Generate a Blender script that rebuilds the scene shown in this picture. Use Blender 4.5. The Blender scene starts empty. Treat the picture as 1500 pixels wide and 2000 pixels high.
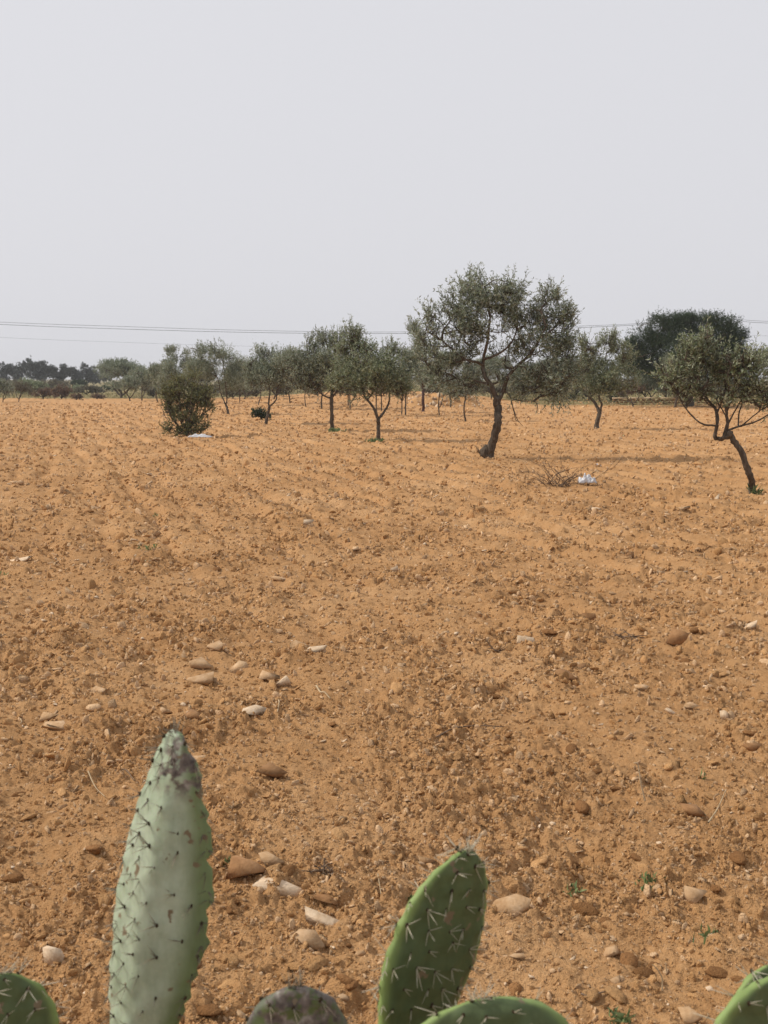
import bpy, math, random
import numpy as np
from mathutils import Vector, Matrix, Euler

random.seed(7)
RNG = np.random.default_rng(7)
SC = bpy.context.scene
COL = SC.collection

# ------------------------------------------------------------------ camera
F = 2100.0                    # focal length in pixels of a 1500 x 2000 picture
EYE = 1.7
TH = math.atan(260 / F)       # the camera looks slightly down
camd = bpy.data.cameras.new('camera')
camd.sensor_fit = 'VERTICAL'; camd.sensor_height = 24.0; camd.sensor_width = 18.0
camd.lens = 24.0 * F / 2000
camd.clip_start = 0.05; camd.clip_end = 6000
camd.dof.use_dof = True; camd.dof.focus_distance = 9.0; camd.dof.aperture_fstop = 6.5
cam = bpy.data.objects.new('camera', camd); COL.objects.link(cam)
cam.location = (0, 0, EYE); cam.rotation_euler = (math.pi / 2 - TH, 0, 0)
SC.camera = cam

# ------------------------------------------------------------------ sky and sun
SUN_EL, SUN_AZ = math.radians(42), math.radians(-80)     # azimuth from +Y, clockwise: left, a little beyond the camera
world = bpy.data.worlds.new('World'); SC.world = world; world.use_nodes = True
nt = world.node_tree; nt.nodes.clear()
sky = nt.nodes.new('ShaderNodeTexSky'); sky.sky_type = 'NISHITA'; sky.sun_disc = False
sky.sun_elevation = SUN_EL; sky.sun_rotation = SUN_AZ; sky.dust_density = 6; sky.air_density = 1.5
sky.ozone_density = 1
hs = nt.nodes.new('ShaderNodeHueSaturation'); hs.inputs['Saturation'].default_value = 0.25
nt.links.new(sky.outputs[0], hs.inputs['Color'])
b1 = nt.nodes.new('ShaderNodeBackground'); b1.inputs[1].default_value = 0.012
nt.links.new(hs.outputs[0], b1.inputs[0])
b2 = nt.nodes.new('ShaderNodeBackground'); b2.inputs[0].default_value = (0.655, 0.655, 0.69, 1); b2.inputs[1].default_value = 1.05   # the grey overcast veil
ad = nt.nodes.new('ShaderNodeAddShader'); wo = nt.nodes.new('ShaderNodeOutputWorld')
nt.links.new(b1.outputs[0], ad.inputs[0]); nt.links.new(b2.outputs[0], ad.inputs[1]); nt.links.new(ad.outputs[0], wo.inputs[0])
sd = bpy.data.lights.new('sun', 'SUN'); sd.energy = 3.3; sd.angle = math.radians(5.0); sd.color = (1.0, 0.93, 0.82)
sun = bpy.data.objects.new('sun', sd); COL.objects.link(sun)
sdir = Vector((math.sin(SUN_AZ) * math.cos(SUN_EL), math.cos(SUN_AZ) * math.cos(SUN_EL), math.sin(SUN_EL)))
sun.rotation_euler = (-sdir).to_track_quat('-Z', 'Y').to_euler(); sun.location = (0, 0, 30)
SC.view_settings.view_transform = 'Standard'; SC.view_settings.look = 'None'
SC.view_settings.exposure = 0; SC.view_settings.gamma = 1; SC.view_settings.use_curve_mapping = False

# ------------------------------------------------------------------ helpers
def ray(px, py):
    a, b = (px - 750) / F, (1000 - py) / F
    return (a, math.cos(TH) + b * math.sin(TH), -math.sin(TH) + b * math.cos(TH))
def G(px, py, z=0.0):             # where the line of sight meets the ground
    r = ray(px, py); t = (z - EYE) / r[2]
    return (r[0] * t, r[1] * t)
def P(px, py, Y):                 # a point at distance Y
    r = ray(px, py); t = Y / r[1]
    return np.array((r[0] * t, Y, EYE + r[2] * t))
def pxm(Y): return F / Y          # pixels per metre at distance Y

def tag(o, label=None, cat=None, group=None, kind=None):
    if label: o['label'] = label
    if cat: o['category'] = cat
    if group: o['group'] = group
    if kind: o['kind'] = kind
    return o
def empty(name, loc, rz=0):
    o = bpy.data.objects.new(name, None); COL.objects.link(o); o.location = loc; o.rotation_euler = (0, 0, rz)
    o.empty_display_size = 0.1
    return o
def raw_mesh(name, V, faces, mat=None, smooth=False):
    """V (n,3); faces: (m,k) array, or a list of such arrays"""
    V = np.asarray(V, dtype=np.float32)
    fl = faces if isinstance(faces, list) else [faces]
    fl = [np.asarray(f, dtype=np.int32) for f in fl if len(f)]
    me = bpy.data.meshes.new(name)
    me.vertices.add(len(V)); me.vertices.foreach_set('co', V.ravel())
    nl = sum(f.size for f in fl); npoly = sum(len(f) for f in fl)
    me.loops.add(nl); me.loops.foreach_set('vertex_index', np.concatenate([f.ravel() for f in fl]))
    st = []; k = 0
    for f in fl:
        st.append(k + np.arange(len(f)) * f.shape[1]); k += f.size
    me.polygons.add(npoly); me.polygons.foreach_set('loop_start', np.concatenate(st).astype(np.int32))
    if smooth: me.polygons.foreach_set('use_smooth', np.ones(npoly, dtype=bool))
    me.update(calc_edges=True)
    for m in (mat if isinstance(mat, (list, tuple)) else [mat]):
        if m: me.materials.append(m)
    return me
def obj(name, me, parent=None, loc=(0, 0, 0)):
    o = bpy.data.objects.new(name, me); COL.objects.link(o); o.location = loc
    if parent: o.parent = parent
    return o
def face_attr(me, name, vals):
    a = me.attributes.new(name, 'FLOAT', 'FACE'); a.data.foreach_set('value', np.asarray(vals, dtype=np.float32))
def vert_attr(me, name, vals):
    a = me.attributes.new(name, 'FLOAT', 'POINT'); a.data.foreach_set('value', np.asarray(vals, dtype=np.float32))

# ------------------------------------------------------------------ noise
def h2(ix, iy, s):
    n = (ix.astype(np.int64) * 374761393 + iy.astype(np.int64) * 668265263 + s * 1442695041) & 0xFFFFFFFF
    n = ((n ^ (n >> 13)) * 1274126177) & 0xFFFFFFFF
    n = ((n ^ (n >> 16)) * 2246822519) & 0xFFFFFFFF
    return ((n ^ (n >> 15)) & 0xFFFFFF) / float(0x1000000)
def pn(x, y, s=0):                # gradient noise, about -1..1
    ix, iy = np.floor(x), np.floor(y); fx, fy = x - ix, y - iy
    ux, uy = fx**3 * (fx * (fx * 6 - 15) + 10), fy**3 * (fy * (fy * 6 - 15) + 10)
    def g(a, b):
        t = h2(ix + a, iy + b, s) * 6.2831853
        return np.cos(t) * (fx - a) + np.sin(t) * (fy - b)
    return 1.5 * ((g(0, 0) * (1 - ux) + g(1, 0) * ux) * (1 - uy) + (g(0, 1) * (1 - ux) + g(1, 1) * ux) * uy)
def domes(x, y, c, s, prob=0.8):  # lumps of soil, one per cell, 0..1
    X, Y = x / c, y / c; ix, iy = np.floor(X), np.floor(Y); out = np.zeros_like(X)
    for a in (-1, 0, 1):
        for b in (-1, 0, 1):
            jx, jy = ix + a, iy + b
            r1, r2, r3, r4 = h2(jx, jy, s), h2(jx, jy, s + 1), h2(jx, jy, s + 2), h2(jx, jy, s + 3)
            dx, dy = X - (jx + r1), Y - (jy + r2)
            ph = r4 * 3.1416; ca, sa = np.cos(ph), np.sin(ph)
            e = dx * ca + dy * sa; f_ = (-dx * sa + dy * ca) * (1.25 + r3)
            rad = 0.28 + 0.42 * r3
            q = 1 - (e * e + f_ * f_) / (rad * rad)
            hgt = (0.35 + 0.65 * r4) * (h2(jx, jy, s + 4) < prob)
            out = np.maximum(out, hgt * np.sqrt(np.maximum(q, 0)) * (rad / 0.5))
    return out
FA = math.radians(-17)            # the furrows run away to the left
FU = (math.cos(FA), -math.sin(FA)); FV = (math.sin(FA), math.cos(FA))
def sstep(a, b, x):
    t = np.clip((x - a) / (b - a), 0, 1); return t * t * (3 - 2 * t)
def macro(x, y):                  # the lie of the land
    h = 0.03 * pn(x / 9, y / 9, 40) + 0.05 * sstep(20, 60, y) * pn(x / 22, y / 22, 41)
    h = h + 0.75 * sstep(62, 92, y) * np.exp(-((x + 0.005 * y) / 9.0) ** 2)
    h = h + 0.35 * sstep(60, 85, y) * sstep(6, 20, x)
    return h
def field_edge(x, y):             # 0 on the ploughed field, 1 on the verge beyond
    az = x / np.maximum(y, 1)
    e = np.where(az > 0.09, 66.0, np.where(az < -0.12, 92.0, 84.0))
    e = 66 + 26 * sstep(0.16, 0.06, az) + 2.0 * pn(x / 5, y / 5, 77)
    return sstep(0, 4, y - e)
def soil(x, y, sp):
    """height of the ploughed soil; sp is the local mesh spacing"""
    def w(l): return np.clip((l / sp - .7) / 1.2, 0, 1)
    wx = x + 0.05 * pn(x / .3, y / .3, 1) + 0.008 * pn(x / .06, y / .06, 3) * w(.06)
    wy = y + 0.05 * pn(x / .3, y / .3, 2) + 0.008 * pn(x / .06, y / .06, 4) * w(.06)
    u = x * FU[0] + y * FU[1]; v = x * FV[0] + y * FV[1]
    u2 = u + 0.2 * pn(u / 1.3, v / 3.0, 5) + .1 * pn(u / .5, v / .8, 16)
    msk = 0.15 + 0.95 * sstep(-0.5, 0.5, pn(u / 1.6, v / 4, 6) + .5 * pn(u / .6, v / 1.5, 17))
    fur = np.sin(u2 * 2 * math.pi / 0.62) + 0.4 * np.sin(u2 * 2 * math.pi / 0.31 + 1)
    h = (0.013 + .011 * sstep(5, 12, np.hypot(x, y))) * fur * msk
    h += 0.020 * pn(x / 1.1, y / 1.1, 8) + 0.009 * pn(x / .45, y / .45, 9)
    rough = 0.40 + 0.95 * sstep(-0.4, 0.45, pn(x / .8, y / .8, 10) + .4 * pn(x / .3, y / .3, 15))
    h += rough * (0.032 * domes(wx, wy, .26, 20, .28) * w(.2) + 0.023 * domes(wx, wy, .13, 30, .5) * w(.1)
                  + 0.015 * domes(wx, wy, .062, 50, .75) * w(.05) + 0.011 * domes(wx, wy, .030, 60, .85) * w(.026))
    h += 0.009 * np.tanh(7 * pn(wx / .34, wy / .20, 70)) * w(.16) * rough + 0.006 * np.tanh(7 * pn(wx / .13, wy / .09, 71)) * w(.09) * rough   # broken crusts and ledges
    h += 0.012 * pn(wx / .16, wy / .16, 11) * w(.16) + 0.007 * pn(wx / .07, wy / .07, 12) * w(.07)
    h += 0.004 * pn(wx / .03, wy / .03, 13) * w(.03) + 0.0022 * pn(wx / .014, wy / .014, 14) * w(.014)
    return h * (1 + .5 * sstep(6, 18, np.hypot(x, y))) - 0.03
def spacing(r): return np.maximum(0.0018 * r ** 1.25, 0.0013 * r)
def ground(x, y):
    x = np.atleast_1d(np.asarray(x, float)); y = np.atleast_1d(np.asarray(y, float))
    r = np.hypot(x, y); e = field_edge(x, y)
    return macro(x, y) + soil(x, y, spacing(r)) * (1 - 0.7 * e)
def gz(x, y): return float(ground(x, y)[0])
def Gs(px, py):                   # ground hit that follows the relief of the land
    z = 0.0
    for _ in range(4):
        x, y = G(px, py, z); z = float(macro(np.array([x]), np.array([y]))[0])
    return x, y, gz(x, y)

# ------------------------------------------------------------------ materials
def mat(name):
    m = bpy.data.materials.new(name); m.use_nodes = True
    n = m.node_tree.nodes; b = n['Principled BSDF']
    return m, m.node_tree, b
def N(t, kind, **kw):
    n = t.nodes.new(kind)
    for k, v in kw.items():
        if k in n.inputs: n.inputs[k].default_value = v
        else: setattr(n, k, v)
    return n
def ramp(t, fac, stops):
    r = t.nodes.new('ShaderNodeValToRGB'); el = r.color_ramp.elements
    while len(el) < len(stops): el.new(0.5)
    for e, (p, c) in zip(el, stops): e.position = p; e.color = (*c, 1)
    t.links.new(fac, r.inputs[0]); return r.outputs[0]
def mixc(t, fac, a, b, mode='MIX'):
    m = t.nodes.new('ShaderNodeMix'); m.data_type = 'RGBA'; m.blend_type = mode
    for s, v in ((m.inputs[0], fac), (m.inputs[6], a), (m.inputs[7], b)):
        if isinstance(v, (int, float)): s.default_value = v
        elif isinstance(v, tuple): s.default_value = (*v, 1) if len(v) == 3 else v
        else: t.links.new(v, s)
    return m.outputs[2]
def noise(t, vec, scale, detail=3, rough=0.55):
    n = N(t, 'ShaderNodeTexNoise', Scale=scale, Detail=detail, Roughness=rough); t.links.new(vec, n.inputs['Vector']); return n.outputs[0]
def bump(t, b, h, strength, dist):
    n = N(t, 'ShaderNodeBump', Strength=strength, Distance=dist); t.links.new(h, n.inputs['Height']); t.links.new(n.outputs[0], b.inputs['Normal'])

def soil_mat(name, dark, mid, light, verge=False):
    m, t, b = mat(name)
    g = N(t, 'ShaderNodeNewGeometry').outputs['Position']
    n1 = noise(t, g, 0.45, 4); n2 = noise(t, g, 7, 5, .6); n3 = noise(t, g, 60, 4, .65)
    c = ramp(t, n2, [(0.30, dark), (0.5, mid), (0.72, light)])
    c = mixc(t, 0.5, c, ramp(t, n1, [(0.35, dark), (0.5, mid), (0.68, light)]))
    c = mixc(t, 0.35, c, ramp(t, n3, [(0.28, dark), (0.5, mid), (0.75, light)]))
    if verge:
        a = N(t, 'ShaderNodeAttribute', attribute_name='verge')
        n4 = noise(t, g, 1.2, 4)
        c = mixc(t, a.outputs['Fac'], c, ramp(t, n4, [(0.3, (.12, .11, .045)), (0.5, (.20, .165, .075)), (0.7, (.33, .23, .11))]))
    if not verge:
        oi = N(t, 'ShaderNodeObjectInfo'); v = N(t, 'ShaderNodeMapRange'); v.inputs[3].default_value = .78; v.inputs[4].default_value = 1.16
        t.links.new(oi.outputs['Random'], v.inputs[0]); hv = N(t, 'ShaderNodeHueSaturation'); t.links.new(v.outputs[0], hv.inputs['Value']); t.links.new(c, hv.inputs['Color']); c = hv.outputs[0]
    t.links.new(c, b.inputs['Base Color'])
    b.inputs['Roughness'].default_value = 1.0; b.inputs['Specular IOR Level'].default_value = 0.1
    h = N(t, 'ShaderNodeMath', operation='ADD'); t.links.new(n3, h.inputs[0]); t.links.new(noise(t, g, 190, 3, .6), h.inputs[1])
    h2_ = N(t, 'ShaderNodeMath', operation='MULTIPLY_ADD'); t.links.new(noise(t, g, 15, 4, .6), h2_.inputs[0]); h2_.inputs[1].default_value = 1.0; t.links.new(h.outputs[0], h2_.inputs[2])
    bump(t, b, h2_.outputs[0], 1.0, 0.011)
    return m
DK, MD, LT = (.32, .165, .068), (.468, .260, .115), (.60, .382, .202)
M_soil = soil_mat('ploughed_soil', DK, MD, LT, True)
M_clod = soil_mat('soil_crumbs', (.38, .20, .082), (.53, .298, .13), (.66, .42, .22))
M_clod3 = soil_mat('pale_crumbs', (.53, .32, .165), (.65, .43, .245), (.74, .53, .34))
M_clod2 = soil_mat('brown_clod', (.20, .095, .038), (.27, .135, .055), (.36, .19, .08))

def stone_mat(name, c0, c1, c2):
    m, t, b = mat(name)
    tc = N(t, 'ShaderNodeNewGeometry').outputs['Position']
    oi = N(t, 'ShaderNodeObjectInfo')
    n = noise(t, tc, 22, 5, .6); n2 = noise(t, tc, 90, 4, .6)
    c = ramp(t, n, [(0.3, c0), (0.5, c1), (0.7, c2)])
    c = mixc(t, 0.25, c, ramp(t, n2, [(0.35, DK), (0.55, c1), (0.7, c2)]))
    v = N(t, 'ShaderNodeMapRange'); v.inputs[3].default_value = .82; v.inputs[4].default_value = 1.08
    t.links.new(oi.outputs['Random'], v.inputs[0])
    hv = N(t, 'ShaderNodeHueSaturation'); t.links.new(v.outputs[0], hv.inputs['Value']); t.links.new(c, hv.inputs['Color'])
    t.links.new(hv.outputs[0], b.inputs['Base Color'])
    b.inputs['Roughness'].default_value = .9; b.inputs['Specular IOR Level'].default_value = 0.2
    bump(t, b, n2, .6, .006)
    return m
M_st = {'white': stone_mat('pale_limestone', (.48, .33, .20), (.62, .47, .32), (.70, .56, .41)),
        'tan': stone_mat('tan_stone', (.36, .21, .10), (.48, .31, .17), (.57, .40, .25)),
        'brown': stone_mat('brown_stone', (.21, .105, .045), (.29, .155, .07), (.38, .215, .105))}

def leaf_mat(name, top, under, vary):
    m, t, b = mat(name)
    geo = N(t, 'ShaderNodeNewGeometry'); at = N(t, 'ShaderNodeAttribute', attribute_name='tint')
    up = mixc(t, at.outputs['Fac'], top, vary)
    un = mixc(t, at.outputs['Fac'], under, tuple(min(1, x * 1.15) for x in under))
    c = mixc(t, geo.outputs['Backfacing'], up, un)
    n = noise(t, geo.outputs['Position'], 1.6, 3)
    hv = N(t, 'ShaderNodeHueSaturation'); v = N(t, 'ShaderNodeMapRange'); v.inputs[1].default_value = .3; v.inputs[2].default_value = .7
    v.inputs[3].default_value = .8; v.inputs[4].default_value = 1.2
    t.links.new(n, v.inputs[0]); t.links.new(v.outputs[0], hv.inputs['Value']); t.links.new(c, hv.inputs['Color'])
    t.links.new(hv.outputs[0], b.inputs['Base Color'])
    b.inputs['Roughness'].default_value = .6; b.inputs['Specular IOR Level'].default_value = .3
    tr = N(t, 'ShaderNodeBsdfTranslucent'); t.links.new(hv.outputs[0], tr.inputs[0])
    mx = N(t, 'ShaderNodeMixShader'); mx.inputs[0].default_value = .2
    t.links.new(b.outputs[0], mx.inputs[1]); t.links.new(tr.outputs[0], mx.inputs[2])
    t.links.new(mx.outputs[0], t.nodes['Material Output'].inputs[0])
    return m
M_lf = {'olive': leaf_mat('olive_leaves', (.13, .158, .09), (.32, .35, .275), (.20, .232, .138)),
        'green': leaf_mat('green_olive_leaves', (.135, .17, .08), (.31, .34, .235), (.205, .238, .12)),
        'dark': leaf_mat('dark_evergreen_leaves', (.027, .050, .022), (.048, .072, .038), (.042, .068, .030)),
        'scrub': leaf_mat('grey_scrub_leaves', (.12, .105, .065), (.18, .165, .12), (.17, .15, .10)),
        'dry': leaf_mat('dry_brown_twigs', (.15, .095, .065), (.19, .13, .095), (.20, .14, .10)),
        'far': leaf_mat('far_tree_leaves', (.06, .072, .064), (.11, .125, .12), (.08, .095, .085)),
        'shrub': leaf_mat('shrub_leaves', (.11, .118, .048), (.19, .20, .10), (.20, .205, .06)),
        'grass': leaf_mat('grass_blades', (.12, .17, .06), (.15, .20, .08), (.20, .23, .10)),
        'straw': leaf_mat('dry_grass', (.30, .24, .11), (.33, .27, .14), (.22, .22, .09))}
def bark_mat(name, a, c, d):
    m, t, b = mat(name)
    tc = N(t, 'ShaderNodeNewGeometry').outputs['Position']
    mp = N(t, 'ShaderNodeMapping'); mp.inputs['Scale'].default_value = (1, 1, .3); t.links.new(tc, mp.inputs[0])
    n = noise(t, mp.outputs[0], 24, 5, .65)
    t.links.new(ramp(t, n, [(.3, a), (.5, c), (.7, d)]), b.inputs['Base Color'])
    b.inputs['Roughness'].default_value = .95; b.inputs['Specular IOR Level'].default_value = .15
    bump(t, b, n, .8, .02)
    return m
M_bark = bark_mat('olive_bark', (.045, .034, .026), (.10, .078, .058), (.17, .14, .11))
M_twig = bark_mat('dead_twigs', (.09, .06, .04), (.17, .115, .075), (.28, .20, .14))
M_straw = bark_mat('bleached_stalk', (.30, .21, .12), (.45, .34, .21), (.58, .46, .31))
def plain(name, c, rough=.7, spec=.3):
    m, t, b = mat(name)
    g = N(t, 'ShaderNodeNewGeometry').outputs['Position']
    n = noise(t, g, 12, 4)
    t.links.new(ramp(t, n, [(.3, tuple(x * .8 for x in c)), (.6, c)]), b.inputs['Base Color'])
    b.inputs['Roughness'].default_value = rough; b.inputs['Specular IOR Level'].default_value = spec
    return m
M_plastic = plain('white_plastic', (.62, .62, .64), .5, .4)
M_wire = plain('cable_black', (.05, .05, .055)); M_pole = plain('pole_wood', (.22, .17, .13), .9)
M_dark = plain('dark_litter', (.05, .05, .055))

# ------------------------------------------------------------------ the ground
def build_ground():
    fine = np.linspace(math.radians(-23), math.radians(23), 620)
    side = math.radians(23) + (math.pi - math.radians(23)) * np.linspace(0, 1, 34)[1:] ** 1.7
    th = np.concatenate([-side[::-1], fine, side])
    rs = [0.25]
    while rs[-1] < 2.35: rs.append(rs[-1] + 0.06)
    while rs[-1] < 104: rs.append(rs[-1] + 0.00185 * rs[-1] ** 1.25)
    while rs[-1] < 3500: rs.append(rs[-1] * 1.09)
    rs = np.array(rs); nr, nth = len(rs), len(th)
    R_, T_ = np.meshgrid(rs, th, indexing='ij')
    X, Y = R_ * np.sin(T_), R_ * np.cos(T_)
    x, y = X.ravel(), Y.ravel(); r = R_.ravel()
    outside = np.abs(T_.ravel()) > math.radians(23.2)
    sp = np.where(outside, 0.16 * r + .05, spacing(r)); sp = np.where(r < 2.35, np.maximum(sp, .05), sp)
    e = field_edge(x, y)
    z = macro(x, y) + soil(x, y, sp) * (1 - 0.7 * e) * sstep(300, 100, r)
    V = np.stack([x, y, z], 1)
    i = np.arange(nr - 1)[:, None] * nth + np.arange(nth - 1)[None, :]
    Fq = np.stack([i, i + 1, i + nth + 1, i + nth], -1).reshape(-1, 4)[:, ::-1]
    me = raw_mesh('ploughed_field', V, Fq, M_soil, True)
    vert_attr(me, 'verge', e)
    o = obj('ploughed_field', me); tag(o, kind='structure')
    return o
FIELD = build_ground()

# ------------------------------------------------------------------ rocks and clods
import bmesh
def ico(sub):
    bm = bmesh.new(); bmesh.ops.create_icosphere(bm, subdivisions=sub, radius=1)
    V = np.array([v.co[:] for v in bm.verts]); Fc = np.array([[v.index for v in f.verts] for f in bm.faces]); bm.free()
    return V, Fc
ICO = {k: ico(k) for k in (1, 2, 3, 4)}
def n3(V, s, f):                  # cheap 3-d noise from three planes
    return (pn(V[:, 0] * f + s, V[:, 1] * f, s) + pn(V[:, 1] * f, V[:, 2] * f + s, s + 1) + pn(V[:, 2] * f + s, V[:, 0] * f, s + 2)) / 2
def rock(seed, sub=2, planes=9, sharp=1.0, rough=.05):
    """angular broken stone: hull of a few points in a slab"""
    g = np.random.default_rng(seed); n = 7 + int(g.integers(0, 4))
    p = unit_(g.normal(size=(n, 3)) * np.array((1, 1, .8))) * g.uniform(.75, 1.1, (n, 1)); p[:, 2] = np.clip(p[:, 2] * 1.3, -.62, .62 + g.uniform(-.1, .1))
    bm = bmesh.new()
    for q in p: bm.verts.new(q)
    r = bmesh.ops.convex_hull(bm, input=bm.verts)
    bmesh.ops.delete(bm, geom=[e for e in r['geom_interior'] if isinstance(e, bmesh.types.BMVert)], context='VERTS')
    bm.verts.index_update()
    bmesh.ops.triangulate(bm, faces=bm.faces); bm.verts.index_update()
    V = np.array([v.co[:] for v in bm.verts]); Fc = np.array([[v.index for v in f.verts] for f in bm.faces]); bm.free()
    return V, Fc
def unit_(v): return v / (np.linalg.norm(v, axis=-1, keepdims=True) + 1e-9)
def clod(seed, sub=2):
    V, Fc = ICO[sub]
    r = 0.85 + .32 * n3(V, seed % 89, 1.1) + .16 * n3(V, seed % 89 + 7, 2.6) + (.08 * n3(V, seed % 89 + 3, 6) if sub > 2 else 0)
    return V * r[:, None] * np.array([1, .85, .7]), Fc

def scatter(name, n, protos, pts, scl, rot, parent, label):
    """a countless cover of crumbs: one object, geometry-node instances"""
    col = bpy.data.collections.new(name + '_shapes')
    for i, me in enumerate(protos):
        col.objects.link(bpy.data.objects.new('crumb', me))
    me = bpy.data.meshes.new(name); me.vertices.add(len(pts)); me.vertices.foreach_set('co', pts.astype(np.float32).ravel())
    for nm, v in (('scl', scl), ('rot', rot)):
        a = me.attributes.new(nm, 'FLOAT_VECTOR', 'POINT'); a.data.foreach_set('vector', v.astype(np.float32).ravel())
    o = obj(name, me, parent); tag(o, label, kind='stuff')
    ng = bpy.data.node_groups.new(name, 'GeometryNodeTree')
    ng.interface.new_socket('Geometry', in_out='INPUT', socket_type='NodeSocketGeometry')
    ng.interface.new_socket('Geometry', in_out='OUTPUT', socket_type='NodeSocketGeometry')
    gi, go = ng.nodes.new('NodeGroupInput'), ng.nodes.new('NodeGroupOutput')
    ci = ng.nodes.new('GeometryNodeCollectionInfo'); ci.inputs[0].default_value = col; ci.inputs['Separate Children'].default_value = True
    ip = ng.nodes.new('GeometryNodeInstanceOnPoints'); ip.inputs['Pick Instance'].default_value = True
    a1 = ng.nodes.new('GeometryNodeInputNamedAttribute'); a1.data_type = 'FLOAT_VECTOR'; a1.inputs[0].default_value = 'scl'
    a2 = ng.nodes.new('GeometryNodeInputNamedAttribute'); a2.data_type = 'FLOAT_VECTOR'; a2.inputs[0].default_value = 'rot'
    L = ng.links.new
    L(gi.outputs[0], ip.inputs['Points']); L(ci.outputs[0], ip.inputs['Instance'])
    L(a1.outputs[0], ip.inputs['Scale']); L(a2.outputs[0], ip.inputs['Rotation']); L(ip.outputs[0], go.inputs[0])
    md = o.modifiers.new('scatter', 'NODES'); md.node_group = ng
    return o
def polar_points(n, r0, r1, half=23, power=1.0):
    u = RNG.uniform(0, 1, n); r = 1 / ((1 / r0 ** power) + u * (1 / r1 ** power - 1 / r0 ** power)); r = r ** (1 / power)
    t = np.radians(RNG.uniform(-half, half, n)); return r * np.sin(t), r * np.cos(t), r
def crumbs():
    n = 290000
    x, y, r = polar_points(n, 2.3, 80, power=.62)
    keep = RNG.uniform(size=n) < (.30 + .70 * sstep(-.3, .4, pn(x / .8, y / .8, 10) + .6 * pn(x / .17, y / .17, 91)))
    x, y, r = x[keep], y[keep], r[keep]; n = len(x)
    s = np.clip(RNG.lognormal(math.log(1.6), .7, n), .7, 11) * r / 1075 * .62 * (1 - .2 * sstep(6, 24, r))
    s = np.minimum(s, .012 + .05 * RNG.uniform(0, 1, n) ** 2 + .0011 * r)
    sc = s[:, None] * RNG.uniform(.7, 1.3, (n, 3)) * np.stack([1.15 + 0 * s, 1 + 0 * s, .62 - .1 * sstep(8, 20, r)], 1)
    z = ground(x, y) + s * .15
    rot = RNG.uniform(0, 6.28, (n, 3)) * np.array([.3, .3, 1])
    protos = [raw_mesh('crumb', *(clod(100 + i, 2) if i < 4 else rock(100 + i, 2, 6, 1, .12)), M_clod3 if i in (2, 5, 7) else M_clod, True) for i in range(8)]
    scatter('soil_crumbs', n, protos, np.stack([x, y, z], 1), sc, rot, FIELD, 'loose crumbs of orange brown soil covering the field')
    n = 2600
    x, y, r = polar_points(n, 2.4, 70)
    s = np.clip(RNG.lognormal(math.log(2.2), .5, n), 1.2, 6) * r / 1075 * .6; s = np.minimum(s, .035 + .0008 * r)
    sc = s[:, None] * RNG.uniform(.6, 1.4, (n, 3)) * np.array([1.2, 1, .55])
    z = ground(x, y) + s * .3
    rot = RNG.uniform(0, 6.28, (n, 3)) * np.array([.08, .08, 1])
    protos = [raw_mesh('pebble', *rock(300 + i, 2, 8), M_st['tan' if i % 3 else 'white']) for i in range(8)]
    scatter('pebbles', n, protos, np.stack([x, y, z], 1), sc, rot, FIELD, 'small pale pebbles strewn over the ploughed soil')
crumbs()

# ------------------------------------------------------------------ tubes, leaves, trees
def catmull(pts, sub):
    pts = np.asarray(pts, float)
    if len(pts) < 3: return np.array([pts[0] + (pts[-1] - pts[0]) * t for t in np.linspace(0, 1, sub + 1)])
    Q = np.vstack([2 * pts[0] - pts[1], pts, 2 * pts[-1] - pts[-2]]); out = []
    for i in range(1, len(Q) - 2):
        for t in np.linspace(0, 1, sub, endpoint=False):
            a, b, c, d = Q[i - 1], Q[i], Q[i + 1], Q[i + 2]
            out.append(.5 * (2 * b + (c - a) * t + (2 * a - 5 * b + 4 * c - d) * t * t + (3 * b - a - 3 * c + d) * t ** 3))
    out.append(pts[-1]); return np.array(out)
class Build:
    def __init__(s): s.V = []; s.F = {}; s.n = 0
    def add(s, V, Fc):
        Fc = np.asarray(Fc); s.F.setdefault(Fc.shape[1], []).append(Fc + s.n); s.V.append(np.asarray(V)); s.n += len(V)
    def tube(s, pts, rad, k=6, jitter=0.0):
        pts = np.asarray(pts); n = len(pts); rad = np.broadcast_to(rad, (n,))
        T = np.gradient(pts, axis=0); T /= np.linalg.norm(T, axis=1)[:, None] + 1e-9
        ref = np.array([0.31, .95, .05]) if abs(T[0][2]) > .7 else np.array([0, 0, 1.])
        A = np.cross(T, ref); A /= np.linalg.norm(A, axis=1)[:, None] + 1e-9; B = np.cross(T, A)
        ph = np.arange(k) * 2 * math.pi / k
        rr = rad[:, None] * (1 + jitter * RNG.normal(size=(n, k)))
        V = pts[:, None, :] + rr[..., None] * (np.cos(ph)[None, :, None] * A[:, None, :] + np.sin(ph)[None, :, None] * B[:, None, :])
        V = np.vstack([V.reshape(-1, 3), pts[-1:] + T[-1:] * rad[-1]])
        i = np.arange(n - 1)[:, None] * k + np.arange(k)[None, :]; j = np.arange(n - 1)[:, None] * k + (np.arange(k)[None, :] + 1) % k
        s.add(V, np.stack([i, j, j + k, i + k], -1).reshape(-1, 4))
        b = (n - 1) * k; e = n * k
        s.F.setdefault(3, []).append(np.array([[b + q, b + (q + 1) % k, e] for q in range(k)]) + s.n - len(V))
    def mesh(s, name, m, smooth=True, org=(0, 0, 0)):
        return raw_mesh(name, np.vstack(s.V) - np.asarray(org), [np.vstack(f) for f in s.F.values()], m, smooth)
def unit(v): return v / (np.linalg.norm(v, axis=-1, keepdims=True) + 1e-9)
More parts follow.
